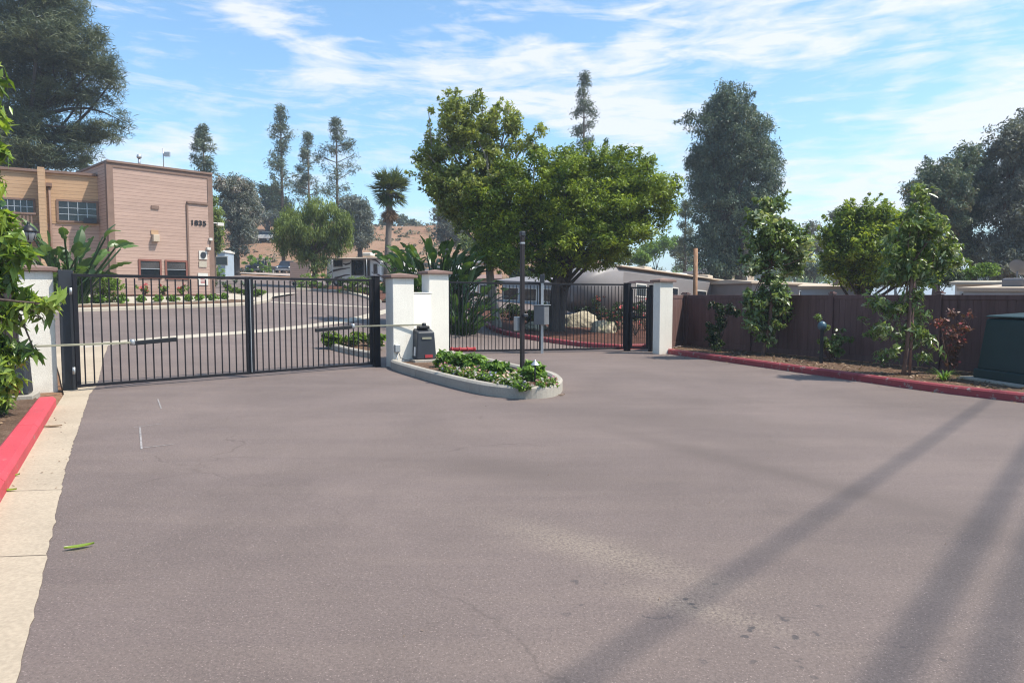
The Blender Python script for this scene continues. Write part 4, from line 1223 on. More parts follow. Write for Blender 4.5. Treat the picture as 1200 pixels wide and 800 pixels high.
# ------------------------------------------------------------------ eucalypts and others behind the homes on the right
def base_at(px, Y): p = at(px, 340, Y); return Vector((p.x, p.y, Tz(p.x, p.y)))
tree('eucalyptus', 'huge dark blue-green eucalyptus towering behind the brown fence', base_at(848, 52),
     [(856, 122, 20, 30), (838, 150, 22, 34), (884, 158, 22, 30), (862, 160, 24, 34), (830, 190, 22, 34), (852, 205, 34, 40), (886, 198, 24, 38), (902, 205, 12, 28), (826, 232, 20, 26), (852, 252, 34, 36), (884, 240, 20, 26), (832, 285, 22, 28), (858, 290, 26, 24), (812, 140, 6, 14), (816, 205, 10, 30), (850, 116, 11, 10), (835, 308, 18, 14), (858, 312, 16, 12), (878, 300, 12, 14), (905, 180, 8, 16), (842, 122, 10, 16)],
     52, LM['euc'], BK['dark'], 1100, 95, .65, .21, .07, shoots=120, shoot_len=.8, trunk=.45, fork=.45, seed=21, droop=.7, up=.2, shell=.4, tint=(.0, .75), trunks=3, twigs=50)
tree('eucalyptus', 'rusty-topped dark eucalyptus left of the taller pair at the right edge', base_at(1096, 40),
     [(1090, 215, 18, 20), (1108, 225, 22, 28), (1075, 225, 14, 16), (1098, 262, 24, 30)], 40, LM['euc'], BK['brown'], 260, 100, .5, .18, .06, trunk=.25, fork=.45, shoots=50, seed=22, droop=.5, up=.2, tint=(.1, .95))
tree('eucalyptus', 'slim dark eucalyptus with bare trunk gap between two others at right', base_at(1133, 42),
     [(1135, 190, 20, 20), (1138, 215, 24, 28), (1128, 245, 26, 32), (1126, 285, 18, 28), (1150, 225, 16, 24)], 42, LM['euc'], BK['brown'], 330, 100, .5, .18, .06, trunk=.25, fork=.5, shoots=50, seed=23, droop=.5, up=.2, tint=(.0, .85))
tree('eucalyptus', 'tallest greyish eucalyptus cut off by the right edge of the picture', base_at(1190, 40),
     [(1180, 165, 22, 22), (1205, 160, 26, 28), (1185, 200, 28, 28), (1215, 215, 30, 30), (1180, 245, 30, 30), (1205, 270, 32, 32), (1168, 290, 28, 24), (1195, 310, 36, 18), (1230, 260, 30, 50)], 40, LM['eucgrey'], BK['brown'], 620, 100, .52, .18, .06, trunk=.35, fork=.5, shoots=80, seed=24, droop=.5, up=.25, tint=(.0, .65))
b = Vector((at(1010, 340, 24).x, 24, 0)); b.z = Tz(b.x, b.y)
tree('round_tree', 'dense rounded dark green tree just behind the brown fence', b,
     [(1000, 270, 24, 22), (1030, 265, 28, 24), (1010, 295, 36, 28), (1050, 280, 26, 28), (985, 290, 16, 22), (1070, 300, 24, 24), (1035, 315, 34, 18), (1010, 325, 30, 12), (1060, 322, 24, 14), (985, 312, 18, 16), (1085, 320, 16, 12), (978, 278, 14, 16), (1000, 250, 14, 10), (1062, 262, 18, 16)], 24, LM['ficus'], BK['dark'], 720, 80, .28, .12, .05, shoots=60, shoot_len=.6, trunk=.16, fork=.3, seed=25, up=.5, tint=(.1, .9))

# ------------------------------------------------------------------ young trees along the right kerb
b = gnd(893, 416, .11); b.z = .11
tree('young_tree', 'young glossy-leaved tree before the fence, whitish leaves, nearer the end column', b,
     [(903, 240, 14, 14), (900, 262, 18, 18), (915, 272, 16, 18), (890, 285, 18, 16), (908, 298, 20, 18), (935, 288, 16, 12), (948, 300, 8, 8), (884, 308, 14, 14), (930, 312, 14, 12), (885, 352, 16, 14), (912, 350, 18, 14), (925, 365, 14, 12), (895, 375, 16, 14), (880, 372, 12, 14), (898, 395, 9, 8), (903, 330, 14, 12)],
     b.y, LM['glossy'], BK['red'], 260, 30, .20, .15, .060, trunk=.055, fork=.55, seed=31, droop=.05, shoots=50, shoot_len=.35, up=.6, tint=(.1, 1.0), fold=True, twigs=80, shell=.5)
b = gnd(1058, 439, .11); b.z = .11
tt = tree('young_tree', 'young staked tree with long drooping leaves, nearer the green cabinet', b,
     [(1080, 225, 8, 10), (1082, 245, 11, 14), (1078, 262, 16, 16), (1095, 272, 16, 14), (1105, 292, 16, 12), (1060, 280, 18, 14), (1075, 295, 20, 16), (1048, 300, 16, 14), (1100, 312, 16, 10), (1125, 308, 12, 7), (1040, 320, 12, 10), (1065, 318, 18, 10), (1085, 330, 12, 10), (1045, 365, 13, 11), (1065, 350, 12, 10), (1078, 368, 11, 9), (1085, 392, 11, 8), (1066, 385, 10, 8), (1042, 388, 12, 9), (1042, 415, 11, 7), (1080, 418, 9, 6), (1068, 402, 9, 7), (1025, 350, 10, 10)],
     b.y, LM['glossy'], BK['red'], 230, 21, .17, .135, .042, trunk=.04, fork=.6, seed=32, droop=.45, shoots=50, shoot_len=.35, up=.55, tint=(.1, .95), fold=True, twigs=90, shell=.5)
MB().tube([b + Vector((.10, -.05, -.1)), b + Vector((.13, -.05, 1.9))], .026, 8).build('stake', M['stake'], tt)
for z in (.5, 1.05): MB().tube([b + Vector((.05 + .07 * math.cos(a), -.03 + .05 * math.sin(a), z)) for a in np.linspace(0, 6.28, 9)], .008, 5, cap=False).build('tie', M['cover'], tt)

def shrub(name, label, base, blobs, lm, bk, per=40, L=.07, W=.035, cr=.1, n=20, seed=1, cat='shrub', group=None, tint=(.1, .9), flowers=None, droop=.1, up=.5, fold=False, stem=.012, fl_n=0, fl_L=.05):
    """low plant: blobs are (dx, dy, dz, rx, ry, rz) in metres round the base"""
    rng = np.random.default_rng(seed); base = Vector(base); t = thing(name, label, cat, base, group)
    lobes = [(base.x + q_[0], base.y + q_[1], base.z + q_[2], *q_[3:]) for q_ in blobs]
    C, li = lobe_clumps(lobes, n, rng, .5)
    P, D, N, Ls, Ws, ct = clump_leaves(C, cr, per, rng, droop, .8, up, .5, tint, L, W, leaves_out=.7)
    P[:, 2] = np.maximum(P[:, 2], base.z + .01)
    leaf_object('foliage', P, D, N, Ls, Ws, ct, lm, t, fold)
    m = MB()
    for i in rng.permutation(len(C))[:min(len(C), 14)]:
        m.tube(branch_pts(base, C[i], rng, .1, 3), [stem, stem * .8, stem * .6, stem * .35], 5, cap=False)
    m.build('stem', bk, t, fixn=False)
    if flowers:
        k = fl_n; i = rng.integers(0, len(P), k)
        Pf = P[i] + np.array([0, 0, .02]) + rng.normal(size=(k, 3)) * .01
        Q = np.repeat(Pf, 6, 0); ang = np.tile(np.arange(6) * math.pi / 3, k)
        tl = np.repeat(rng.normal(size=(k, 3)) * .35 + np.array([0, -.35, .8]), 6, 0); tl = unit(tl)
        s = unit(np.cross(tl, np.array([[.3, .9, .1]]))); u = np.cross(tl, s)
        d = s * np.cos(ang)[:, None] + u * np.sin(ang)[:, None] + tl * .4
        leaf_object('flower', Q + unit(d) * fl_L * .4, d, tl - d * .3, fl_L, fl_L * .7, np.repeat(rng.random(k), 6), flowers, t)
    return t

b = gnd(838, 412, .11); b.z = .11
shrub('climbing_shrub', 'dark climbing bush against the brown fence left of the young trees', b, [(-.0, 0, .35, .22, .12, .35), (.1, 0, .8, .2, .12, .3), (.22, 0, 1.15, .22, .12, .16), (-.15, 0, .75, .12, .1, .2), (.5, .0, 1.1, .14, .1, .1), (-.1, 0, 1.3, .14, .1, .06)], LM['dark'], BK['dark'], 40, .09, .045, .12, 46, 41, flowers=LM['peachfl'], fl_n=10, fl_L=.06)
b = gnd(977, 424, .11); b.z = .11; b.y += .1
shrub('rose_bush', 'sparse rose bush with pink buds beside the bollard light', b, [(-.12, 0, .35, .2, .15, .2), (.15, 0, .45, .2, .15, .18), (.1, 0, .25, .2, .15, .15), (-.25, 0, .55, .1, .1, .12), (-.12, 0, .8, .12, .1, .1), (-.3, .1, 1.05, .1, .1, .08), (.15, 0, .72, .12, .1, .06), (.32, 0, .52, .1, .1, .08)], LM['glossy'], BK['red'], 30, .075, .04, .08, 46, 42, flowers=LM['pinkfl'], fl_n=9, fl_L=.05)
b = gnd(1113, 438, .11); b.z = .11
shrub('red_shrub', 'thin shrub with reddish new leaves left of the green cabinet', b, [(0, 0, .45, .16, .12, .35), (.05, 0, .75, .24, .12, .18), (-.1, 0, .95, .12, .1, .15), (.28, 0, .9, .14, .1, .16), (.3, 0, 1.15, .1, .08, .08), (-.28, 0, 1.0, .1, .1, .1), (-.05, 0, 1.2, .1, .1, .12)], LM['redleaf'], BK['red'], 14, .07, .03, .1, 60, 43, flowers=LM['redfl'], fl_n=16, fl_L=.05)
def strap_plant(name, label, base, n, L, W, lm, seed, cat='plant', group=None, spread=.9, nm='leaf_tuft'):
    """arching strap leaves from the root"""
    rng = np.random.default_rng(seed); t = thing(name, label, cat, base, group); m = MB()
    for i in range(n):
        a = rng.uniform(0, 6.283); l = L * rng.uniform(.65, 1.1); w_ = W * rng.uniform(.8, 1.2); e = rng.uniform(.7, 1.4)
        d = Vector((math.cos(a), math.sin(a), 0)); s = Vector((-d.y, d.x, 0)); p = Vector(base) + d * .02; pts = []
        for k_ in range(6):
            pts.append((p.copy(), w_ * (1 - (k_ / 5) ** 2) * .5 + .001)); p = p + (d * math.cos(e) + Vector((0, 0, 1)) * math.sin(e)) * l / 5; e -= spread * rng.uniform(.25, .5)
        o = len(m.v)
        for p_, w2 in pts: m.v += [p_ - s * w2, p_ + s * w2]
        for k_ in range(5): m.f.append([o + 2 * k_, o + 2 * k_ + 1, o + 2 * k_ + 3, o + 2 * k_ + 2]); m.m.append(0); m.s.append(True)
    o = m.build(nm, lm, t, fixn=False)
    at_ = o.data.attributes.new('tint', 'FLOAT', 'POINT'); at_.data.foreach_set('value', np.repeat(rng.random(n), 12).astype(np.float32))
    return t
b = gnd(1106, 446, .11); b.z = .11
strap_plant('strap_leaf_plant', 'low tuft of green strap leaves at the foot of the reddish shrub', b, 60, .38, .022, LM['bush'], 44)
# scattered leaves and twigs in the right-hand bed
def litter(name, poly, n, L, lm, seed, lift):
    rng = np.random.default_rng(seed); P = []
    xs = [p[0] for p in poly]; ys = [p[1] for p in poly]
    def inside(x, y):
        c = False; j = len(poly) - 1
        for i in range(len(poly)):
            if (poly[i][1] > y) != (poly[j][1] > y) and x < (poly[j][0] - poly[i][0]) * (y - poly[i][1]) / (poly[j][1] - poly[i][1]) + poly[i][0]: c = not c
            j = i
        return c
    while len(P) < n:
        x, y = rng.uniform(min(xs), max(xs)), rng.uniform(min(ys), max(ys))
        if inside(x, y): P.append((x, y, Tz(x, y) + lift))
    P = np.array(P); N = rng.normal(size=(n, 3)) * .35 + np.array([0, 0, 1]); D = rng.normal(size=(n, 3))
    Ls = L * rng.uniform(.5, 1.4, n)
    o = leaf_object(name, P, D, N, Ls, Ls * .45, rng.random(n), lm, None); tag(o, kind='stuff')
litter('leaf_litter', [(p[0], p[1]) for p in bedr if p[1] > 5], 2600, .07, LM['litter'], 51, .13)
litter('leaf_litter', [(q_[0] - .3, q_[1]) for q_ in bedl if q_[1] > 4 and q_[0] > -12] + [(-11, 5), (-11, 13)][::-1], 900, .08, LM['litter'], 52, .09)

kerb_edge = densify(KR, .5, 1)
litter('leaf_litter', [(p.x, p.y) for p in kerb_edge if p.y > 4] + [(p.x - .35, p.y - .15) for p in reversed(kerb_edge) if p.y > 4], 140, .045, LM['litter'], 53, .008)
litter('leaf_litter', [(p.x + .02, p.y) for p in (kl[0], kl[1], kl[2])] + [(kl[2].x + .45, kl[2].y), (kl[1].x + .4, kl[1].y), (kl[0].x + .3, kl[0].y)], 30, .028, LM['litter'], 54, .012)
litter('asphalt_grit', [(-5, 3), (5, 3), (7, 11), (1, 17), (-6, 12)], 130, .016, LM['litter'], 55, .006)

# ------------------------------------------------------------------ flower island
def isl(px, py): p = gnd(px, py, .15); p.z = .135; return p
ib = 'leafy green bushes on the flower island'
for i, (px, py, w_, h, lab) in enumerate([(521, 430, .26, .34, 'leafy green bush on the flower island right in front of the stucco column'), (541, 433, .28, .38, 'tall leafy green bush in the middle left of the flower island'), (556, 436, .26, .34, 'leafy green bush on the flower island over the pink flowers'), (581, 442, .28, .32, 'rounded leafy green bush on the island left of the dark pole'), (622, 446, .24, .34, 'dark leafy bush around the mushroom path light')]):
    p = isl(px, py); p.y += .12
    shrub('leafy_bush', lab, p, [(0, 0, h * .5, w_ * .8, w_ * .7, h * .45), (.05, 0, h * .25, w_, w_ * .8, h * .25)], LM['bush'], BK['brown'], 30, .11, .065, .1, 34, 60 + i, 'bush', ib, fold=True, up=.8, tint=(.1, .9))
def flower_proto(label, petals, lm, seed, group):
    return shrub('flower_plant', label, (0, 0, 0), [(0, 0, .08, .14, .12, .08)], lm, BK['brown'], 16, .055, .03, .05, 16, seed, 'flower', group, flowers=petals, fl_n=30, fl_L=.032, up=.7)
fp = {'w': flower_proto('small white bedding flower plant at the front of the kerbed island', LM['whitefl'], LM['hedge'], 71, 'white bedding flowers on the island'),
      'p': flower_proto('small pink bedding flower plant at the kerb of the island', LM['pinkfl'], LM['bush'], 72, 'pink bedding flowers on the island'),
      'b': flower_proto('small blue-violet bedding flower plant in the island middle', LM['bluefl'], LM['bush'], 73, 'blue bedding flowers on the island'),
      'o': flower_proto('small peach-coloured bedding flower plant on the island', LM['peachfl'], LM['bush'], 74, 'peach bedding flowers on the island')}
spots = [('p', 519, 433), ('b', 525, 436), ('p', 531, 438), ('p', 536, 440), ('w', 540, 441), ('o', 546, 442.5), ('w', 552, 443), ('p', 557, 441), ('o', 551, 439.5), ('b', 565, 446), ('b', 571, 447), ('b', 576, 445), ('w', 558, 446.5), ('w', 587, 452.5), ('w', 597, 454), ('o', 590, 449.5), ('b', 606, 455), ('w', 600, 448), ('o', 597, 446), ('w', 606, 445.5), ('p', 634, 455.5), ('w', 640, 454), ('p', 645, 452.5), ('w', 616, 456.5), ('b', 612, 457), ('o', 567, 444)]
used = set()
for i, (k_, px, py) in enumerate(spots):
    o = fp[k_] if k_ not in used else copy_tree(fp[k_]); used.add(k_)
    o.location = isl(px, py); o.rotation_euler = (0, 0, i * 1.7); s = .85 + .3 * ((i * 37) % 10) / 10; o.scale = (s, s, s)

# bushes and flowers on the little island behind the left gate
for i, (dx, dy, s, lab) in enumerate([(-.6, .1, .34, 'bright leafy bush on the inner island nearest its rounded nose'), (.0, .2, .38, 'bright leafy bush in the middle of the inner island behind the gate'), (.6, .3, .36, 'bright leafy bush on the inner island beside the gate post')]):
    p = Vector((SI.x + dx, SI.y + dy, 0)); p.z = Tz(p.x, p.y) + .1
    shrub('leafy_bush', lab, p, [(0, 0, s * .5, s, s * .8, s * .5)], LM['hedge'], BK['brown'], 26, .11, .06, .1, 26, 80 + i, 'bush', 'leafy bushes on the inner island', fold=True, up=.8, flowers=LM['peachfl'], fl_n=8, fl_L=.05)

# ------------------------------------------------------------------ leafy tree at the left edge, close to the camera
b = Vector((-8.1, 9.3, .08))
tree('leafy_shrub', 'big glossy-leaved shrub overhanging the left edge, kerb and column', b,
     [(-14, 95, 14, 18), (-8, 140, 10, 12), (-8, 180, 14, 16), (-16, 215, 20, 22), (-8, 262, 20, 16), (10, 285, 14, 14), (24, 300, 14, 9), (-10, 315, 26, 22), (8, 330, 12, 14), (30, 352, 10, 7), (58, 358, 12, 7), (70, 352, 6, 4), (48, 374, 6, 6), (8, 372, 12, 12), (-18, 375, 24, 22), (30, 370, 6, 6), (4, 405, 16, 12), (-12, 425, 22, 18), (22, 418, 8, 8), (2, 448, 14, 12), (-18, 470, 20, 18), (0, 470, 7, 10), (40, 412, 4, 6)],
     9.0, LM['near'], BK['brown'], 185, 14, .13, .225, .07, trunk=.10, fork=.4, seed=91, droop=.8, up=.55, tint=(.0, .95), fold=True, twigs=140, shell=.55, spread=.35, flat=.85)

# ------------------------------------------------------------------ big pine behind the building
b = base_at(15, 50)
tree('pine_tree', 'giant dark pine with sweeping boughs filling the top left corner', b,
     [(20, 20, 50, 28), (75, 25, 36, 24), (30, 70, 46, 30), (95, 70, 34, 30), (122, 80, 20, 24), (55, 110, 46, 24), (100, 115, 30, 16), (20, 130, 36, 24), (115, 155, 28, 12), (140, 145, 12, 14), (80, 160, 40, 12), (60, 180, 40, 10), (20, 185, 30, 12), (-20, 60, 40, 50), (-20, 150, 40, 40), (70, 5, 30, 20), (40, -30, 50, 30), (135, 95, 8, 20), (45, 150, 40, 14), (95, 178, 18, 8), (30, 192, 34, 9), (75, 190, 24, 6), (10, 170, 40, 20), (60, 50, 50, 30), (105, 45, 16, 16)],
     50, LM['pine'], BK['dark'], 1800, 70, .75, .46, .04, trunk=.42, fork=.5, seed=101, droop=.0, up=.3, shell=.45, tint=(.05, .85), flat=.55, twigs=160, out=.2, leaves_out=.9)

# ------------------------------------------------------------------ far trees by the hill
def conifer(label, px, ybase, ytop, w_px, Y, seed, name='pine_tree', lm='pinefar', dens=1.0, ycrown=None, group='tall open pines on the hill'):
    """open conifer: whorls of short limbs with tufts along a straight trunk"""
    rng = np.random.default_rng(seed); k = Y / F
    b = base_at(px, Y); zt = at(px, ytop, Y).z; h = zt - b.z; zc = at(px, ycrown or (ytop + (ybase - ytop) * .8), Y).z
    t = thing(name, label, 'tree', b, group); C = []; m = MB()
    m.tube([b - Vector((0, 0, .3)), b + Vector((0, 0, h * .5)), b + Vector((0, 0, h))], [.26, .17, .03], 7)
    z = zc; w_ = w_px * k
    while z < zt:
        f = (z - zc) / (zt - zc); r = w_ * 1.75 * (1 - f) ** .7 * (.45 + .55 * min(1, f * 6 + .5)) * rng.choice([.45, .7, .85, 1.0, 1.15])
        for i in range(rng.integers(3, 6)):
            a = rng.uniform(0, 6.28); rr = r * rng.uniform(.4, 1); e = Vector((b.x + math.cos(a) * rr, b.y + math.sin(a) * rr, z + rr * rng.uniform(.15, .7)))
            m.tube([(b.x, b.y, z), e], [.05, .02], 4, cap=False)
            for j in (1, .72): C.append(Vector((b.x, b.y, z)).lerp(e, j))
        z += rng.uniform(.6, 1.2) / dens
    m.build('trunk', BK['brown'], t, fixn=False)
    C.append((b.x, b.y, zt)); C = np.array([tuple(c) for c in C])
    P, D, N, Ls, Ws, ct = clump_leaves(C, w_ * .19 + .32, 56, rng, .0, 1.0, .3, .3, (.1, .9), .42, .07, leaves_out=.8)
    leaf_object('crown', P, D, N, Ls, Ws, ct, LM[lm], t)
conifer('thin pine with sparse round tufts rising just right of the tan building', 243, 320, 150, 15, 70, 111, ycrown=205)
conifer('tallest of the three open pines on the hill, leftmost and double-stemmed', 333, 320, 127, 19, 85, 112, ycrown=255)
conifer('slim pale pine, middle of the three open pines on the hill', 364, 320, 160, 15, 90, 113, ycrown=255)
conifer('bushier open pine, rightmost of the three on the hill, above the grey round tree', 397, 320, 142, 22, 85, 114, ycrown=250)
conifer('lone slender pine rising behind the broad dense tree, seen against cloud', 683, 330, 88, 19, 80, 115, ycrown=250, dens=.9)
conifer('small open pine left of the huge dark eucalyptus', 802, 330, 238, 14, 75, 116, ycrown=315, lm='pine')
tree('eucalyptus', 'grey-leaved eucalyptus with forked dark trunk beside the building', base_at(280, 66),
     [(275, 222, 18, 14), (262, 215, 10, 8), (288, 228, 16, 16), (270, 240, 16, 14), (285, 250, 18, 18), (292, 238, 12, 18), (276, 268, 14, 16), (290, 272, 12, 14), (280, 292, 8, 8)], 66, LM['eucgrey'], BK['dark'], 340, 90, .55, .24, .08, trunk=.32, fork=.55, seed=121, droop=.6, up=.25, tint=(.1, .95), trunks=2)
tree('round_tree', 'dusky grey rounded tree right of the weeping pepper tree', base_at(423, 80),
     [(415, 245, 16, 14), (425, 252, 12, 16), (420, 275, 14, 18), (408, 262, 10, 14), (428, 275, 8, 14)], 80, LM['eucgrey'], BK['dark'], 240, 80, .65, .28, .09, trunk=.35, fork=.4, seed=122, droop=.4, up=.3, tint=(.0, .6))
tree('round_tree', 'dark green dense tree on the hill behind the grey-leaved eucalyptus', base_at(315, 120),
     [(308, 225, 8, 9), (318, 230, 12, 12), (328, 240, 10, 10), (310, 243, 14, 10)], 120, LM['dark'], BK['dark'], 120, 45, .9, .5, .2, trunk=.35, fork=.3, seed=123, tint=(.1, .9))
tree('round_tree', 'dusty olive tree on the hill below the dark dense one', base_at(318, 112),
     [(312, 255, 14, 9), (328, 258, 10, 8), (300, 252, 8, 8)], 112, LM['eucgrey'], BK['dark'], 70, 45, .8, .45, .2, trunk=.3, fork=.3, seed=124, tint=(.0, .5))
tree('pepper_tree', 'bright green weeping pepper tree behind the driveway gate', base_at(366, 50),
     [(345, 255, 18, 12), (375, 248, 22, 12), (398, 262, 16, 14), (362, 270, 26, 16), (335, 275, 16, 14), (355, 295, 20, 14), (385, 285, 20, 16), (402, 280, 12, 16), (330, 288, 8, 12), (372, 308, 12, 8), (408, 268, 8, 10)], 50, LM['pepper'], BK['brown'], 330, 80, .42, .26, .055, trunk=.22, fork=.45, seed=125, droop=2.2, up=.1, flat=1.3, tint=(.1, .9), leaves_out=.25)
tree('round_tree', 'green leafy tree peeking out behind the corner of the building', base_at(253, 52),
     [(251, 262, 9, 22), (253, 282, 8, 14), (249, 240, 5, 10)], 52, LM['pepper'], BK['brown'], 90, 60, .4, .22, .07, trunk=.12, fork=.4, seed=126, droop=.5)
tree('round_tree', 'hazy grey-green tree between the palm and the light green shade tree', base_at(524, 95),
     [(516, 250, 10, 10), (526, 260, 14, 16), (536, 275, 12, 14), (518, 275, 10, 12)], 95, LM['eucgrey'], BK['dark'], 150, 45, .75, .4, .14, trunk=.3, fork=.4, seed=127, tint=(.1, .7))
far = [('low green tree far behind the trailers, left of the small pine', 770, 300, [(765, 292, 14, 9), (782, 285, 10, 8), (755, 300, 12, 7)], 80, 'bush'),
       ('pale green tree far off between the pine and the eucalyptus', 795, 300, [(795, 290, 10, 11), (806, 300, 9, 8)], 90, 'pinefar'),
       ('light olive tree showing under the right side of the broad dense tree', 735, 300, [(720, 292, 16, 10), (740, 300, 14, 7)], 70, 'pepper'),
       ('small yellow-green bush behind the trailer roof', 752, 302, [(752, 303, 7, 5)], 60, 'hedge'),
       ('dusty grey tree far away right of the whitish-leaved young tree', 955, 290, [(952, 268, 9, 9), (962, 285, 12, 14), (945, 290, 9, 14)], 90, 'eucgrey'),
       ('grey-green tree far off behind the rounded dark tree', 988, 260, [(985, 254, 12, 8), (996, 262, 10, 10), (1012, 258, 10, 6)], 85, 'pinefar'),
       ('blue-grey tree low behind the whitish-leaved young tree', 945, 310, [(938, 312, 12, 12), (955, 316, 14, 10), (925, 310, 8, 10)], 70, 'euc'),
       ('low bright bush beside the satellite dish', 1158, 318, [(1155, 316, 12, 7), (1142, 320, 8, 5)], 30, 'hedge'),
       ('dark mass of shrubbery right of the staked young tree', 1110, 320, [(1100, 320, 18, 12), (1120, 325, 12, 10)], 33, 'dark'),
       ('olive tree closing the gap at the far right horizon', 1165, 305, [(1150, 300, 16, 14), (1170, 312, 14, 12)], 60, 'pinefar'),
       ('low tree on the skyline at the end of the hill', 720, 285, [(700, 288, 12, 9), (716, 284, 8, 7)], 110, 'pinefar'),
       ('green tree on the hill under the light green shade tree', 548, 290, [(548, 285, 9, 9), (560, 292, 8, 8)], 75, 'pepper'),
       ('dark low tree seen between the trunks of the two shade trees', 612, 318, [(606, 318, 12, 9), (622, 322, 10, 7)], 55, 'dark'),
       ('grey tree seen through the left leaf of the far gate', 690, 318, [(688, 312, 8, 8), (676, 318, 8, 7)], 65, 'eucgrey')]
for i, (lab, px, py, lob, Y_, lmn) in enumerate(far):
    k = Y_ / 60
    tree('distant_tree', lab, base_at(px, Y_), lob, Y_, LM[lmn], BK['dark'], 70, 45, .45 * k, .26 * k, .10 * k, trunk=.14 * k, fork=.3, seed=140 + i, group='far trees on the skyline', twigs=20)
# tree belt along the skyline on the right, beyond the homes
for i in range(11):
    px = 700 + i * 48 + (i * 31) % 17; Y_ = 150 + (i * 53) % 60; h = 12 + (i * 29) % 9
    tree('distant_tree', 'far skyline tree beyond the mobile homes', base_at(px, Y_), [(px, 336 - h, 22, h * .7), (px + 18, 338 - h * .7, 18, h * .5), (px - 16, 338 - h * .6, 16, h * .5)], Y_, LM[('pinefar', 'euc', 'bush')[i % 3]], BK['dark'], 70, 40, 1.3, .75, .3, trunk=.4, fork=.3, seed=170 + i, group='skyline belt of trees', twigs=10)
# hill-top trees left
for i, (px, py, r_) in enumerate([(470, 258, 5), (484, 262, 4), (452, 262, 4), (505, 268, 4)]):
    tree('distant_tree', ['small dark bush on the hill crest right of the palm crown', 'tiny bush on the hill crest beside the bird-of-paradise plant', 'tiny bush on the hill crest left of the palm trunk', 'pale bush on the hill crest left of the shade tree'][i], base_at(px, 150), [(px, py, r_ * 1.3, r_), (px + r_, py + 2, r_, r_ * .7)], 150, LM['pinefar'], BK['dark'], 30, 40, .8, .6, .25, trunk=.2, fork=.3, seed=190 + i, group='bushes on the hill crest', twigs=6)

# dry scrub spread over the hillside
rng = np.random.default_rng(77); n = 1100
hx = rng.uniform(-95, 15, n); hy = rng.uniform(84, 146, n); keep = rng.random(n) < .8
C = np.stack([hx, hy, T(hx, hy) + .15], 1)[keep]
P, D, N, Ls, Ws, ct = clump_leaves(C, rng.choice([.3, .4, .6, 1.0], len(C)), 26, rng, .0, .6, .5, .4, (.0, .8), .4, .2)
o = leaf_object('hillside_scrub', P, D, N, Ls, Ws, ct, leafmat('scrub', (.07, .07, .04), (.20, .17, .10), .2), None); tag(o, kind='stuff')

# ------------------------------------------------------------------ palms
def fan_palm(label, px, ytop, ybase, Y, r_px, seed, skirt=True, group=None):
    rng = np.random.default_rng(seed); k = Y / F
    b = base_at(px, Y); c = at(px + 4, ytop, Y); Rr = r_px * k
    t = thing('fan_palm', label, 'palm tree', b, group)
    MB().tube([b - Vector((0, 0, .3)), b.lerp(c, .3), b.lerp(c, .7), c], [.30, .22, .19, .22], 10).build('trunk', BK['palm'], t, fixn=False)
    def fans(n, e0, e1, rr, lmn, nm, wid):
        Ps, Ds, Ns, Ls, ts = [], [], [], [], []; m = MB()
        for i in range(n):
            a = rng.uniform(0, 6.28); e = rng.uniform(e0, e1); d = Vector((math.cos(a) * math.cos(e), math.sin(a) * math.cos(e), math.sin(e)))
            hub = c + d * rr * rng.uniform(.25, .52); m.tube([c, c.lerp(hub, .5) + Vector((0, 0, .03)), hub], [.03, .025, .02], 4, cap=False)
            s = d.cross(Vector((0, 0, 1))).normalized(); u = s.cross(d); tt_ = rng.random()
            for j in range(15):
                w_ = (j / 14 - .5) * 2.5; bl = (d * math.cos(w_) + s * math.sin(w_)); bl = (bl + Vector((0, 0, -.28 * rng.uniform(.5, 1.5)))).normalized(); l = rr * .55 * rng.uniform(.85, 1.1)
                Ps.append(hub + bl * l * .5); Ds.append(bl); Ns.append(u + Vector(rng.normal(size=3)) * .3); Ls.append(l); ts.append(tt_ + rng.normal() * .1)
        o = leaf_object(nm, np.array(Ps), np.array(Ds), np.array(Ns), np.array(Ls), np.array(Ls) * wid, np.array(ts), LM[lmn], t)
        m.build(nm + '_stalks', BK['palm'], t, fixn=False)
    fans(64, -1.0, 1.5, Rr * 1.15, 'palm', 'crown', .11)
    c = c - Vector((0, 0, Rr * .62))
    if skirt: fans(40, -1.56, -1.1, Rr * .95, 'dead', 'dead_skirt', .09)
fan_palm('tall fan palm with a brown skirt of dead fronds behind the middle columns', 453, 222, 320, 46, 26, 201)
fan_palm('tiny far fan palm peeping over the roof of the building', 96, 192, 330, 95, 11, 202, skirt=True)

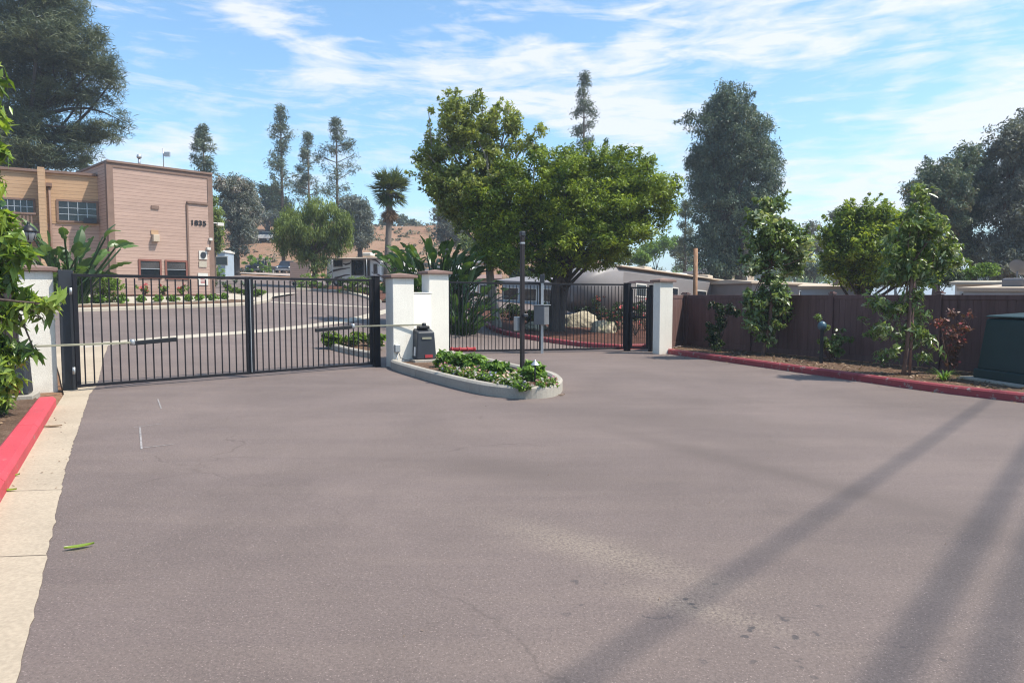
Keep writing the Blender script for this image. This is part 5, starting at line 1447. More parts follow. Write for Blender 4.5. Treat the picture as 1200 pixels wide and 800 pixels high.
def paddle_plant(name, label, base, n, h, Ll, Wl, seed, lean=.5, arch=1.0, cat='plant', tint=(.1, .9), xspread=.4, stalk=.04):
    rng = np.random.default_rng(seed); base = Vector(base); t = thing(name, label, cat, base); m = MB(); lf = MB(); tv = []
    for i in range(n):
        a = rng.uniform(0, 6.283); d = Vector((math.cos(a), math.sin(a), 0)); e = lean * rng.uniform(.15, 1.2); hh = h * rng.uniform(.1, 1.0) ** .8
        r0 = base + d * rng.uniform(0, xspread); tip = r0 + d * hh * math.sin(e) + Vector((0, 0, hh * math.cos(e)))
        m.tube([r0, r0.lerp(tip, .5) - d * .05 * hh, tip], [stalk, stalk * .7, stalk * .45], 6, cap=False)
        L_ = Ll * rng.uniform(.7, 1.1); W_ = Wl * rng.uniform(.8, 1.1); dirv = (tip - r0).normalized(); s = dirv.cross(Vector(rng.normal(size=3)) + Vector((0, 0, .3))).normalized()
        p = tip.copy(); bend = rng.uniform(.08, .22); K = 9; o = len(lf.v); tn = rng.uniform(*tint)
        for k_ in range(K + 1):
            f = k_ / K; w_ = W_ * .5 * (math.sin(math.pi * min(1, f * .93 + .05)) ** .6) * rng.uniform(.75, 1.05); u = s.cross(dirv)
            lf.v += [p - s * w_ + u * w_ * .35, p.copy(), p + s * w_ + u * w_ * .35]; tv += [tn, tn * .8 + .2, tn]
            dirv = (dirv + (d * .6 - Vector((0, 0, 1))) * bend * .5 * arch).normalized(); p = p + dirv * L_ / K
        for k_ in range(K):
            q_ = o + 3 * k_
            if rng.random() > .12: lf.f.append([q_, q_ + 1, q_ + 4, q_ + 3]); lf.m.append(0); lf.s.append(False)
            if rng.random() > .12: lf.f.append([q_ + 1, q_ + 2, q_ + 5, q_ + 4]); lf.m.append(0); lf.s.append(False)
    o = lf.build('leaves', LM['paddle'], t, fixn=False); aa = o.data.attributes.new('tint', 'FLOAT', 'POINT'); aa.data.foreach_set('value', np.array(tv, np.float32))
    m.build('stem', LM['paddle'], t, fixn=False)
    return t
def zt_(px, py, Y): return at(px, py, Y).z
b = base_at(511, 27); paddle_plant('bird_of_paradise', 'giant bird-of-paradise clump with paddle leaves behind the middle columns', b, 190, zt_(505, 293, 27) - b.z, .80, .33, 211, .58, arch=1.4, xspread=1.0)
b = base_at(540, 24.5); paddle_plant('bird_of_paradise', 'lower dark paddle-leaf clump left of the pale tree trunk', b, 70, zt_(540, 330, 24.5) - b.z, .6, .22, 214, .8, xspread=.5, tint=(.0, .5))
b = base_at(84, 28); paddle_plant('banana_plant', 'ragged banana plant in front of the orange wing of the building', b, 54, zt_(84, 266, 28) - b.z, 1.0, .42, 212, .6, arch=1.4, xspread=.4, stalk=.07)
b = base_at(62, 27); paddle_plant('banana_plant', 'shorter pale banana plant beside the lantern', b, 24, zt_(62, 282, 27) - b.z, .7, .36, 213, .6, arch=1.3, xspread=.3, tint=(.4, 1), stalk=.06)

# ------------------------------------------------------------------ hedges and small plants near the building
def clipped(name, label, c, sx, sy, sz, yaw, lmn, seed, n=60, per=60, L=.1):
    rng = np.random.default_rng(seed); c = Vector(c); t = thing(name, label, 'hedge', c)
    Q = rng.uniform(-1, 1, (n, 3)) * np.array([sx / 2, sy / 2, .5 * sz]); Q[:, 2] += sz * .5
    ca, sa = math.cos(yaw), math.sin(yaw)
    C = np.stack([c.x + Q[:, 0] * ca - Q[:, 1] * sa, c.y + Q[:, 0] * sa + Q[:, 1] * ca, c.z + Q[:, 2]], 1)
    P, D, N, Ls, Ws, ct = clump_leaves(C, .2, per, rng, .0, .8, .6, .5, (.2, .9), L, L * .5)
    leaf_object('foliage', P, D, N, Ls, Ws, ct, LM[lmn], t)
    m = MB()
    for i in range(8): m.tube([(c.x + Q[i, 0] * ca * .8, c.y + Q[i, 0] * sa * .8, c.z - .1), C[i]], [.03, .015], 5, cap=False)
    m.build('stem', BK['brown'], t, fixn=False)
b = gnd(112, 357); clipped('hedge', 'bright yellow-green bush against the tan building seen over the gate', (b.x, b.y, b.z), 2.0, 1.2, 1.15, .5, 'hedge', 221, 70)
p0, p1 = at(398, 340, 46), at(442, 340, 44); c = (p0 + p1) / 2; clipped('hedge', 'long clipped yellow-green hedge in front of the motorhome', (c.x, c.y, Tz(c.x, c.y)), (p1 - p0).length, .8, zt_(415, 326, 45) - Tz(c.x, c.y), math.atan2(p1.y - p0.y, p1.x - p0.x), 'hedge', 222, 80)
b = base_at(370, 50); clipped('hedge', 'green bush under the weeping pepper tree', (b.x + .5, b.y - 2, b.z), 2.2, 1.0, .9, .1, 'bush', 223, 40)
b = base_at(252, 56); clipped('hedge', 'dark green bush at the corner behind the building', (b.x, b.y, b.z), 1.8, 1.5, zt_(252, 311, 56) - b.z, .1, 'bush', 224, 50)
b = base_at(303, 78); clipped('hedge', 'green bush spreading behind the parked open jeep', (b.x, b.y, b.z), 3.0, 1.5, zt_(303, 300, 78) - b.z, .1, 'bush', 225, 50, 60, .2)
# row of low plants along the kerb of the building, one flowering row at the wall
pr = shrub('low_plant', 'low green plant in the row along the building kerb', (0, 0, 0), [(0, 0, .12, .3, .25, .12)], LM['bush'], BK['brown'], 26, .12, .06, .09, 18, 231, 'plant', 'low plants along the building kerb')
for i, (px, py) in enumerate([(100, 358), (118, 358), (143, 357.5), (165, 357), (186, 356.5), (204, 356), (220, 355.5), (234, 355), (250, 354.5), (262, 353)]):
    o = pr if i == 0 else copy_tree(pr); g_ = gnd(px, py); o.location = (g_.x, g_.y, g_.z + .13); o.rotation_euler = (0, 0, i * 2.1)
pr = shrub('low_plant', 'low yellow-green plant at the nose of the building walk', (0, 0, 0), [(0, 0, .15, .35, .3, .15)], LM['hedge'], BK['brown'], 26, .12, .06, .1, 18, 233, 'plant', 'low plants at the nose of the walk')
for i, (px, py) in enumerate([(272, 345), (281, 346.5), (290, 348), (300, 350), (304, 347), (268, 341)]):
    o = pr if i == 0 else copy_tree(pr); g_ = gnd(px, py); o.location = (g_.x, g_.y, g_.z + .1); o.rotation_euler = (0, 0, i * 2.1)
pr = shrub('rose_bush', 'low red-flowered rose bush under the office windows', (0, 0, 0), [(0, 0, .3, .35, .25, .25)], LM['bush'], BK['brown'], 20, .1, .05, .1, 18, 232, 'shrub', 'red roses under the office windows', flowers=LM['redfl'], fl_n=14, fl_L=.12)
for i, px in enumerate((163, 187, 209)):
    o = pr if i == 0 else copy_tree(pr); t_, z_ = W1.px(px, 345); q_ = W1.pt(t_, 0, .55); o.location = (q_.x, q_.y, Tz(q_.x, q_.y) + .1); o.rotation_euler = (0, 0, i * 2.1)
for i, (px, py) in enumerate([(252, 337), (262, 336), (276, 333), (286, 336), (296, 340), (345, 336), (352, 338)]):
    g_ = gnd(px, py); strap_plant('strap_leaf_plant', 'grey-green strap-leaf plant in the bed by the walk behind the gate', (g_.x, g_.y, g_.z + .05), 40, .75, .06, LM['pinefar'], 240 + i, group='strap-leaf plants by the walk')

# rose bushes, rocks and ground plants in the bed behind the right gate
for i, (px, py, lab, fl) in enumerate([(722, 392, 'red-flowered rose bush just behind the gate near the walk gate', 'redfl'), (745, 396, 'red rose bush seen through the bars of the walk gate', 'redfl'), (757, 390, 'taller red rose bush beside the cream end column', 'redfl'), (605, 352, 'red-flowered bush left of the lock post, through the gate', 'redfl'), (700, 376, 'rose bush with bright red blooms behind the curved rock', 'redfl')]):
    g_ = gnd(px, py); g_.z += .1; s_ = 1 + .3 * (i % 2)
    shrub('rose_bush', lab, g_, [(0, 0, .5 * s_, .4, .3, .35 * s_), (.1, 0, .9 * s_, .3, .25, .2)], LM['dark'], BK['brown'], 24, .08, .04, .12, 30, 250 + i, flowers=LM[fl], fl_n=22, fl_L=.08)
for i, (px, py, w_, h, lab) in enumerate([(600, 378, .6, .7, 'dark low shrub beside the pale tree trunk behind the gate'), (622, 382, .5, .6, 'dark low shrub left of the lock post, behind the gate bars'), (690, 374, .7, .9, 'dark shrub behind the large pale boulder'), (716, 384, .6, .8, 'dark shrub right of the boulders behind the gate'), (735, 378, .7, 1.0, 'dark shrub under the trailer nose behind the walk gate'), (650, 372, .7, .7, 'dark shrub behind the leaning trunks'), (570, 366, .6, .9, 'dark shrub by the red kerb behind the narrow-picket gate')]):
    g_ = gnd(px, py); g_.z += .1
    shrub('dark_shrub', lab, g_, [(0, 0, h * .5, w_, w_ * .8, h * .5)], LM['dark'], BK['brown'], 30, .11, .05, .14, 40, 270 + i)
def rock(label, p, sx, sy, sz, seed, yaw=0):
    rng = np.random.default_rng(seed); bm = bmesh.new(); bmesh.ops.create_icosphere(bm, subdivisions=4, radius=1)
    from mathutils import noise as mn
    for v in bm.verts:
        d = v.co.normalized(); k_ = 1 + .35 * mn.noise(d * 1.3 + Vector((seed, 0, 0))) + .15 * mn.noise(d * 3.1 + Vector((0, seed, 0))) + .05 * mn.noise(d * 9)
        v.co = Vector((d.x * sx * k_, d.y * sy * k_, d.z * sz * k_)); v.co.rotate(Matrix.Rotation(yaw, 3, 'Z'))
    me = bpy.data.meshes.new('boulder'); bm.to_mesh(me); bm.free(); me.materials.append(M['rock'])
    for q_ in me.polygons: q_.use_smooth = True
    o = link('boulder', me, None, Vector(p)); tag(o, label, 'rock', 'pale boulders in the bed behind the gate')
M['rock'] = mat('rock', (.42, .36, .26), .9, .2, 2.2, 14, .35, .8, .05, .2, stain=(1.5, .55, (.10, .13, .05)))
for i, (px, py, a, b_, c_, lab) in enumerate([(680, 386, .85, .5, .52, 'large pale boulder with moss right of the dark trunks'), (708, 393, .55, .45, .34, 'long low pale boulder behind the gate, right of the larger one'), (628, 390, .55, .4, .22, 'low rounded boulder left of the dark trunks'), (662, 384, .25, .22, .3, 'upright pale boulder touching the dark trunks')]):
    g_ = gnd(px, py); rock(lab, (g_.x, g_.y + .3, g_.z + .2), a, b_, c_, i + 3, i * .7)

# a fallen leaf and bits on the asphalt
def ground_leaf(label, px, py, L, a, lm):
    p = gnd(px, py); m = MB(); d = Vector((math.cos(a), math.sin(a), 0)); s = Vector((-d.y, d.x, 0)); K = 6
    for k_ in range(K + 1):
        f = k_ / K; w_ = L * .13 * math.sin(math.pi * min(1, f * .96 + .02)) + .001; q_ = p + d * (f - .5) * L + Vector((0, 0, .012 + .03 * (f - .5) ** 2)); 
        m.v += [q_ - s * w_ + Vector((0, 0, .012)), q_, q_ + s * w_ + Vector((0, 0, .012))]
    for k_ in range(K): m.add([], [], 0); m.f += [[3 * k_, 3 * k_ + 1, 3 * k_ + 4, 3 * k_ + 3], [3 * k_ + 1, 3 * k_ + 2, 3 * k_ + 5, 3 * k_ + 4]]; m.m += [0, 0]; m.s += [True, True]
    o = single(m, 'fallen_leaf', lm, label, 'leaf', p, 'fallen leaves on the pavement', fixn=False)
    aa = o.data.attributes.new('tint', 'FLOAT', 'POINT'); aa.data.foreach_set('value', np.full(len(m.v), .7, np.float32))
ground_leaf('single long green leaf lying on the asphalt near the gutter', 93, 643, .17, .55, LM['near'])
ground_leaf('dry brown leaf on the gutter just below the red kerb end', 60, 501, .25, .2, LM['litter'])
ground_leaf('dry curled leaf against the tip of the flower island kerb', 658, 464, .12, .4, LM['litter'])
ground_leaf('small green weed leaf at the foot of the red kerb', 13, 560, .14, .9, LM['near'])
ground_leaf('small green weed leaf at the kerb foot nearest the camera', 8, 577, .16, .1, LM['near'])
# ------------------------------------------------------------------ trailers, motorhome, vehicles, far houses
def frame_of(p, yaw, tilt=0.0):
    return Matrix.Translation(Vector(p)) @ Matrix.Rotation(yaw, 4, 'Z') @ Matrix.Rotation(tilt, 4, 'Y')
class Fr:
    def __init__(s, p, yaw, tilt=0.0): s.M = frame_of(p, yaw, tilt)
    def __call__(s, x, y, z): return s.M @ Vector((x, y, z))
    def box(s, m, x0, x1, y0, y1, z0, z1, mi=0):
        return m.hexa([s(x0, y0, z0), s(x1, y0, z0), s(x1, y1, z0), s(x0, y1, z0), s(x0, y0, z1), s(x1, y0, z1), s(x1, y1, z1), s(x0, y1, z1)], mi)

def swoosh(fr, pts, th, y):
    m = MB(); n = len(pts)
    for i in range(n - 1):
        (x0, z0, w0), (x1, z1, w1) = pts[i], pts[i + 1]
        m.hexa([fr(x0, y - th, z0 - w0), fr(x1, y - th, z1 - w1), fr(x1, y, z1 - w1), fr(x0, y, z0 - w0), fr(x0, y - th, z0 + w0), fr(x1, y - th, z1 + w1), fr(x1, y, z1 + w1), fr(x0, y, z0 + w0)])
    return m

def wheels(fr, t, spots, r=.34, w=.2):
    for x, y in spots:
        m = MB(); c = fr(x, y, r); ax = (fr(x, y + 1, r) - c)
        m.tube([c - ax * w / 2, c + ax * w / 2], r, 16); wo = m.build('wheel', M['tire'], t)
        MB().tube([c - ax * (w / 2 + .01), c + ax * (w / 2 + .01)], r * .58, 12).build('rim', M['galv'], wo)

# fifth-wheel style trailer with the rounded nose, behind the right gate and the fence
def bent_nose(fr, L, Wd, H0, H1, nose):
    """side outline with a rounded nose, given width"""
    pr = [(0.0 + nose * .55, H0), (nose * .1, H0 + .5), (0, H0 + (H1 - H0) * .45)]
    for i in range(7):
        a = math.pi - i / 6 * math.pi / 2
        pr.append((nose + nose * math.cos(a), H1 - nose * .75 + nose * .75 * math.sin(a)))
    pr += [(L, H1), (L, H0)]
    m = MB(); n = len(pr)
    vs = [fr(x, 0, z) for x, z in pr] + [fr(x, Wd, z) for x, z in pr]
    m.add(vs, [list(range(n)), list(range(n, 2 * n))] + [(i, (i + 1) % n, n + (i + 1) % n, n + i) for i in range(n)])
    return m, pr
n0 = at(696, 340, 33); n0.z = Tz(n0.x, n0.y) - .1
e0 = at(893, 340, 50); zr0 = at(745, 313, 34.5).z; zr1 = at(885, 336, 49).z
yaw = math.atan2(e0.y - n0.y, e0.x - n0.x); L = math.hypot(e0.x - n0.x, e0.y - n0.y)
tilt = math.atan2(zr0 - zr1, L - 2.5)
fr = Fr(n0, yaw, tilt); H = zr0 - n0.z + .12
t = thing('trailer_home', 'long grey trailer home with a rounded nose and tan roof behind the fence', 'trailer', n0)
# body lofted from sections: nose rounded in plan and in profile
Wd = 2.6; N0 = 2.6; m = MB(); xs = [0, .05, .18, .4, .75, 1.2, 1.8, N0, L]
for x in xs:
    u = max(0, 1 - x / N0); yi = Wd / 2 * (1 - math.sqrt(max(0, 1 - u ** 2.2))) * .92; zt = H - (H * .42) * (1 - math.sqrt(max(0, 1 - u ** 2.4)))
    zb = .5 + .5 * u ** 3; r_ = min(.22, Wd / 2 - yi - .01)
    m.v += [fr(x, yi, zb), fr(x, Wd - yi, zb), fr(x, Wd - yi, zt - r_), fr(x, Wd - yi - r_, zt), fr(x, yi + r_, zt), fr(x, yi, zt - r_)]
for i in range(len(xs) - 1):
    for k in range(6): m.f.append([6 * i + k, 6 * i + (k + 1) % 6, 6 * i + 6 + (k + 1) % 6, 6 * i + 6 + k]); m.m.append(0); m.s.append(k != 5 or i < 7)
m.f += [list(range(6)), [6 * (len(xs) - 1) + k for k in range(6)]]; m.m += [0, 0]; m.s += [False, False]
m.build('body', M['rvgrey'], t)
m = MB(); fr.box(m, 2.3, L + .1, -.08, Wd + .08, H + .003, H + .09); m.build('roof', M['rooftan'], t, bevel=.03)
for x, w_, h_, mm in ((6.2, .9, .25, 'rooftan'), (8.8, .6, .2, 'rvwhite'), (10.6, 1.0, .18, 'rvwhite'), (3.4, 1.2, .14, 'rvwhite'), (14.5, .8, .3, 'rooftan')):
    m = MB(); fr.box(m, x, x + w_, .8, 1.6, H + .10, H + .10 + h_); m.build('roof_vent', M[mm], t, bevel=.08, seg=2)
m = swoosh(fr, [(2.7, H * .70, .02), (3.3, H * .75, .05), (4.2, H * .78, .05), (6.2, H * .79, .01)], .02, -.004); m.build('stripe', M['stripe'], t)
m = swoosh(fr, [(2.7, H * .52, .03), (3.0, H * .46, .05), (3.4, H * .34, .04), (3.8, H * .26, .01)], .02, -.004); m.build('stripe', M['stripe'], t)
for x0, x1, z0, z1 in ((3.9, 4.9, H * .52, H * .72), (7.2, 8.6, H * .5, H * .72), (11, 12.4, H * .5, H * .72)):
    m = MB(); fr.box(m, x0 - .07, x1 + .07, -.03, -.002, z0 - .07, z1 + .07); wo = m.build('window', M['rvwhite'], t); m = MB(); fr.box(m, x0, x1, -.04, -.031, z0, z1); m.build('pane', M['glass'], wo)
m = MB(); fr.box(m, 4.95 + .2, 5.55 + .3, -.05, -.002, .6, H * .74); d = m.build('door', M['rvwhite'], t)
m = MB(); fr.box(m, 5.2, 5.26, -.09, -.051, 1.5, 1.6); m.build('handle', M['black'], d)
wheels(fr, t, [(9, .0), (9.9, .0), (2.6, .3)])

def mobile_home(label, pa, Ya, pb, Yb, ytop_a, ytop_b, depth, body='rvwhite', roof='rooftan', pitch=.25, eave=.25, extras=(), group='mobile homes', wins=2, name='mobile_home'):
    a = at(pa, 340, Ya); b = at(pb, 340, Yb); a.z = Tz(a.x, a.y) - .2
    za, zb_ = at(pa, ytop_a, Ya).z, at(pb, ytop_b, Yb).z
    L = math.hypot(b.x - a.x, b.y - a.y); fr = Fr(a, math.atan2(b.y - a.y, b.x - a.x), math.atan2(za - zb_, L)); H = za - a.z - pitch
    t = thing(name, label, 'mobile home', a, group)
    m = MB(); fr.box(m, 0, L, 0, depth, -.5, H); m.build('wall', M[body], t)
    m = MB(); e = eave
    vs = [fr(-e, -e, H), fr(L + e, -e, H), fr(L + e, depth + e, H), fr(-e, depth + e, H), fr(-e, -e, H + .1), fr(L + e, -e, H + .1), fr(L + e, depth / 2, H + .1 + pitch), fr(-e, depth / 2, H + .1 + pitch), fr(L + e, depth + e, H + .1), fr(-e, depth + e, H + .1)]
    m.add(vs, [(0, 1, 5, 4), (4, 5, 6, 7), (7, 6, 8, 9), (3, 9, 8, 2), (0, 4, 7, 9, 3), (1, 2, 8, 6, 5), (0, 3, 2, 1)]); ro = m.build('roof', M[roof], t)
    for i in range(wins):
        x = L * (i + .5) / wins
        m = MB(); fr.box(m, x - .6, x + .6, -.04, -.003, H - 1.15, H - .3); wo = m.build('window', M['rvwhite'] if body != 'rvwhite' else M['galv'], t)
        m = MB(); fr.box(m, x - .53, x + .53, -.05, -.041, H - 1.08, H - .37); m.build('pane', M['glass'], wo)
    for kind, x, s in extras:
        if kind == 'ac': m = MB(); fr.box(m, x, x + 1.1 * s, .6, 1.3, H + .1, H + .12 + .38 * s + pitch * .4); m.build('roof_unit', M['rvgrey'], ro, bevel=.06, seg=2)
        if kind == 'dark': m = MB(); fr.box(m, x, x + 1.7 * s, .4, 1.5, H + .1, H + .12 + .45 * s + pitch * .4); m.build('roof_unit', M['darkbox'], ro, bevel=.15, seg=3)
        if kind == 'dish':
            c = fr(x, .8, H + .1); m = MB().tube([c, c + Vector((0, 0, .45))], .03, 6)
            Rm = Matrix.Rotation(R(55), 4, 'Y') @ Matrix.Rotation(R(-20), 4, 'X'); o_ = len(m.v); n = 18
            rings = [(0, 0), (.2, .02), (.38, .08), (.52, .16)]
            for r_, z in rings:
                for k in range(n): m.v.append(c + Vector((0, 0, .55)) + Rm @ Vector((r_ * s * math.cos(6.283 * k / n), r_ * s * math.sin(6.283 * k / n), z * s)))
            for i in range(3):
                for k in range(n): a_, b_ = o_ + i * n + k, o_ + i * n + (k + 1) % n; m.f.append([a_, b_, b_ + n, a_ + n]); m.m.append(0); m.s.append(True)
            m.build('satellite_dish', M['rvgrey'], ro, fixn=False)
    return t
mobile_home('low pale trailer home with a cluttered blue-grey end right of the young trees', 938, 26, 1012, 25, 334.5, 335, 3.5, 'rvblue', 'rooftan', .12, .12, (('ac', 1.0, .5),), wins=2)
mobile_home('long low white flat-roofed home at right carrying a satellite dish and roof units', 1128, 20, 1290, 17, 337, 337.5, 4, 'rvblue', 'rooftan', .1, .12, (('ac', .65, .55), ('dark', 1.8, 1.0)), wins=2)
mobile_home('second white roof stepping up behind the long flat-roofed home', 1118, 29, 1290, 26, 330.5, 331, 4, 'rvwhite', 'walk', .1, .2, (('dish', 2.0, .7),), wins=3)
mobile_home('cream trailer end showing above the grey trailer roof', 858, 62, 884, 64, 315, 315, 6, 'rooftan', 'rvwhite', .35, .15, wins=1)
mobile_home('white trailer roof just behind the whitish-leaved young tree', 880, 40, 965, 42, 329, 332, 4, 'rvgrey', 'rooftan', .15, .2, wins=2)
mobile_home('light blue mobile home seen between the shade tree trunks', 588, 45, 652, 43, 325, 327, 5, 'rvblue', 'rvgrey', .3, .3, wins=3)
mobile_home('white mobile home low on the hill beside the pale tree trunk', 541, 56, 562, 57, 311, 311, 6, 'rvblue', 'rvwhite', .35, .3, wins=1)
mobile_home('brown mobile home tucked under the light green shade tree', 560, 50, 583, 50, 322, 322, 6, 'sidepink', 'capbrown', .35, .3, wins=1)
mobile_home('white house high on the hill seen under the shade tree', 544, 120, 566, 121, 293, 293, 8, 'rvwhite', 'rvwhite', .8, .4, wins=2)
mobile_home('cream house on the hill street above the palm trunk base', 538, 92, 566, 92, 303, 303, 8, 'rooftan', 'rvgrey', .6, .4, wins=2)
mobile_home('pale house on the hill seen through the broad tree stems', 620, 75, 660, 74, 313, 312, 7, 'rvgrey', 'rvwhite', .5, .4, wins=2)
mobile_home('tan-roofed home left of the rounded trailer nose', 690, 58, 760, 60, 315, 313, 6, 'rvgrey', 'rooftan', .25, .3, wins=3)
mobile_home('small white camper trailer parked at the corner behind the building', 256, 62, 264.5, 62, 294, 294, 2, 'rvblue', 'rvwhite', .15, .08, wins=1, group=None, name='camper_trailer')

# motorhome with swooshes and awning roof, behind the hedge
a = at(383, 340, 53); a.z = Tz(a.x, a.y); b_ = at(447, 340, 52)
L = math.hypot(b_.x - a.x, b_.y - a.y); fr = Fr(a, math.atan2(b_.y - a.y, b_.x - a.x)); H = at(400, 303, 53).z - a.z
t = thing('motorhome', 'white motorhome with dark swooshes, black windows and a tan awning roof', 'motorhome', a)
m = MB(); fr.box(m, 0, L, 0, 2.6, .35, H); m.build('body', M['white'], t, bevel=.06, seg=2)
m = MB(); m.hexa([fr(.6, -.35, H - .08), fr(L + .1, -.35, H - .08), fr(L + .1, 2.7, H + .02), fr(.6, 2.7, H + .02), fr(.6, -.35, H), fr(L + .1, -.35, H), fr(L + .1, 2.7, H + .22), fr(.6, 2.7, H + .22)]); m.build('awning_roof', M['rooftan'], t)
def px2x(px): return (px - 383) / 64 * L
for x0, x1, z0, z1 in ((392, 402, .72, .93), (413, 427, .40, .93), (428.5, 434, .36, .92), (438.5, 442.5, .45, .78)):
    m = MB(); fr.box(m, px2x(x0) - .05, px2x(x1) + .05, -.03, -.003, H * z0 - .05, H * z1 + .05); wo = m.build('window', M['galv'], t)
    m = MB(); fr.box(m, px2x(x0), px2x(x1), -.04, -.031, H * z0, H * z1); m.build('pane', M['glass'], wo)
for pts in ([(384, .45, .02), (391, .56, .07), (400, .62, .06), (411, .66, .02)], [(386, .20, .02), (396, .32, .06), (405, .40, .05), (411, .42, .02)], [(402, .82, .01), (406, .78, .06), (411, .82, .05), (412.5, .9, .02)], [(412, .22, .03), (420, .28, .05), (427, .34, .02)], [(436, .95, .02), (441, .92, .06), (446, .8, .03)], [(436, .50, .02), (442, .44, .06), (447, .36, .03)]):
    swoosh(fr, [(px2x(p), H * z, w_ * H * .5) for p, z, w_ in pts], .02, -.003).build('stripe', M['stripe'], t)
for x in (.65, L - 1.0): MB().tube([fr(x, -.33, .0), fr(x, -.33, H - .09)], .035, 6).build('awning_post', M['galv'], t)
m = MB(); fr.box(m, 2.6, 3.3, .7, 1.5, H + .18, H + .45); m.build('roof_unit', M['rvwhite'], t, bevel=.06)
wheels(fr, t, [(.9, .1), (L - .9, .1)], .4)
# second camper right of it, behind the palm trunk
a = at(451, 340, 52); a.z = Tz(a.x, a.y); b_ = at(474, 340, 51.5); L = (b_ - a).xy.length; fr = Fr(a, math.atan2(b_.y - a.y, b_.x - a.x)); H = at(460, 303, 52).z - a.z
t = thing('motorhome', 'white camper with one wide dark window, partly behind the palm trunk', 'motorhome', a)
m = MB(); fr.box(m, 0, L, 0, 2.2, .4, H); m.build('body', M['rvwhite'], t, bevel=.1, seg=3)
m = MB(); fr.box(m, L * .15, L * .75, -.03, -.003, H * .52, H * .88); wo = m.build('window', M['galv'], t); m = MB(); fr.box(m, L * .18, L * .72, -.04, -.031, H * .55, H * .85); m.build('pane', M['glass'], wo)
m = MB(); fr.box(m, -.05, L + .05, -.1, 2.3, H + .002, H + .08); m.build('roof', M['darkbox'], t)
wheels(fr, t, [(.4, .2), (L - .4, .2)], .38)

def car(name, label, px, Y, yaw, paint, open_bed=False, cat='car'):
    p = at(px, 340, Y); p.z = Tz(p.x, p.y) + .05; fr = Fr(p, yaw); t = thing(name, label, cat, p)
    prof = [(-2.1, .35), (-2.15, .75), (-1.9, .92), (-1.2, .98), (2.1, .95), (2.2, .7), (2.15, .35)] if open_bed else [(-2.2, .35), (-2.25, .72), (-1.2, .92), (1.5, .98), (2.15, .92), (2.25, .6), (2.2, .35)]
    n = len(prof); m = MB(); W_ = .9
    m.add([fr(x, -W_, z) for x, z in prof] + [fr(x, W_, z) for x, z in prof], [list(range(n)), list(range(n, 2 * n))] + [(i, (i + 1) % n, n + (i + 1) % n, n + i) for i in range(n)])
    m.build('body', M[paint], t, bevel=.07, seg=2)
    if open_bed:
        m = MB()
        for x, y in ((-.6, -.7), (-.6, .7), (.9, -.7), (.9, .7)): m.tube([fr(x, y, .9), fr(x, y, 1.75)], .045, 6)
        m.tube([fr(-.6, -.7, 1.75), fr(-.6, .7, 1.75), fr(.9, .7, 1.75), fr(.9, -.7, 1.75), fr(-.6, -.7, 1.75)], .045, 6); m.build('roll_cage', M['rvgrey'], t)
        m = MB(); fr.box(m, .0, .3, -.65, -.1, .9, 1.5); fr.box(m, .0, .3, .1, .65, .9, 1.5); m.build('seat', M['tire'], t, bevel=.06)
        m = MB(); m.hexa([fr(-.75, -.75, .96), fr(-.7, -.75, .96), fr(-.7, .75, .96), fr(-.75, .75, .96), fr(-.62, -.7, 1.4), fr(-.58, -.7, 1.4), fr(-.58, .7, 1.4), fr(-.62, .7, 1.4)]); m.build('windscreen', M['glass'], t)
    else:
        m = MB(); q = [(-1.1, .90), (-.5, 1.42), (.9, 1.44), (1.6, .97)]
        m.add([fr(x, -.78 if z < 1.2 else -.62, z) for x, z in q] + [fr(x, .78 if z < 1.2 else .62, z) for x, z in q], [(0, 1, 2, 3), (4, 5, 6, 7), (0, 1, 5, 4), (1, 2, 6, 5), (2, 3, 7, 6), (3, 0, 4, 7)])
        c_ = m.build('cabin', M['glass'], t, bevel=.05, seg=2)
        m = MB(); m.hexa([fr(-.45, -.6, 1.425), fr(.85, -.6, 1.445), fr(.85, .6, 1.445), fr(-.45, .6, 1.425), fr(-.42, -.57, 1.47), fr(.82, -.57, 1.49), fr(.82, .57, 1.49), fr(-.42, .57, 1.47)]); m.build('roof', M[paint], t)
    for y in (-.65, .65): MB().lathe(fr(-2.2, y, .68), [(.02, -.09), (.1, -.05), (.1, .05), (.02, .09)], 10).build('headlight', M['rvwhite'], t)
    m = MB(); fr.box(m, -2.26, -2.1, -.85, .85, .38, .5); m.build('bumper', M['galv'], t, bevel=.03)
    wheels(fr, t, [(-1.35, -.82), (-1.35, .82), (1.35, -.82), (1.35, .82)], .33)
car('open_jeep', 'dark open-topped jeep with pale roll bars parked below the hill', 306, 80, R(86), 'cardark', True, 'jeep')
car('parked_car', 'dark blue car parked beside the open jeep under the pepper tree', 337, 80, R(97), 'carblue')
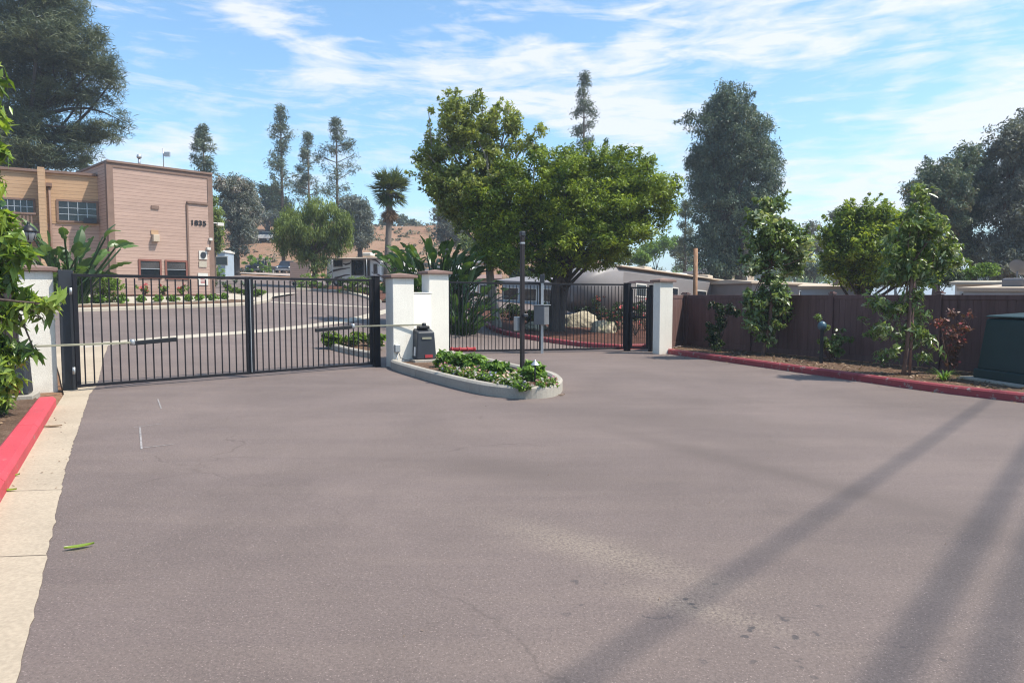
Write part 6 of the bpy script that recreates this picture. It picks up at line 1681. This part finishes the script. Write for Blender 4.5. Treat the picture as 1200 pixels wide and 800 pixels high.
# tiny parked cars on the hill street
for i, (px, Y_, pt, lab) in enumerate([(306, 112, 'carblue', 'tiny dark car on the hill street left of the white one'), (313, 112, 'rvwhite', 'tiny white car on the hill street above the jeep'), (404, 112, 'rvwhite', 'tiny white car on the hill street near the grey round tree')]):
    car('parked_car', lab, px, Y_, R(10), pt)

# brown board fence at the left edge behind the shrub, terrace wall and a retaining wall on the hill
def board_fence(label, a, b, h, mt, name='board_fence'):
    a, b = Vector(a), Vector(b); d = (b - a); L = d.length; n = int(L / .16); m = MB(); yaw = math.atan2(d.y, d.x)
    t = thing(name, label, 'fence', (a.x, a.y, Tz(a.x, a.y)))
    for i in range(n): c = a.lerp(b, (i + .5) / n); m.box((c.x, c.y, Tz(c.x, c.y) + h / 2), (.15, .03, h), yaw)
    m.build('boards', M[mt], t)
    m = MB()
    for z in (.3, h - .3): m.bar((a.x, a.y + .04, Tz(a.x, a.y) + z), (b.x, b.y + .04, Tz(b.x, b.y) + z), .05, .09)
    m.build('rail', M[mt], t)
board_fence('brown board fence glimpsed behind the shrub at the left edge', (-13, 14.5, 0), (-8.6, 12.6, 0), 1.75, 'trim')
a = at(343, 340, 58); b_ = at(362, 340, 57)
single(MB().box(((a.x + b_.x) / 2, (a.y + b_.y) / 2, Tz(a.x, a.y) + .8), (abs(b_.x - a.x), .25, 1.6), 0), 'brick_wall', M['sidepink'], 'low tan wall under the left side of the pepper tree', 'wall', ((a.x + b_.x) / 2, (a.y + b_.y) / 2, Tz(a.x, a.y)))

# ------------------------------------------------------------------ thin summer air
hz_m = bpy.data.materials.new('haze'); hz_m.use_nodes = True; nt = hz_m.node_tree
nt.nodes.remove(nt.nodes['Principled BSDF']); pv = nt.nodes.new('ShaderNodeVolumePrincipled')
pv.inputs['Color'].default_value = (.80, .88, 1.0, 1); pv.inputs['Density'].default_value = .0008; pv.inputs['Anisotropy'].default_value = .1
lk(nt, pv.outputs[0], nt.nodes['Material Output'].inputs['Volume'])
o = MB().box((0, 550, 20), (2000, 1900, 54)).build('haze', hz_m); tag(o, kind='stuff')
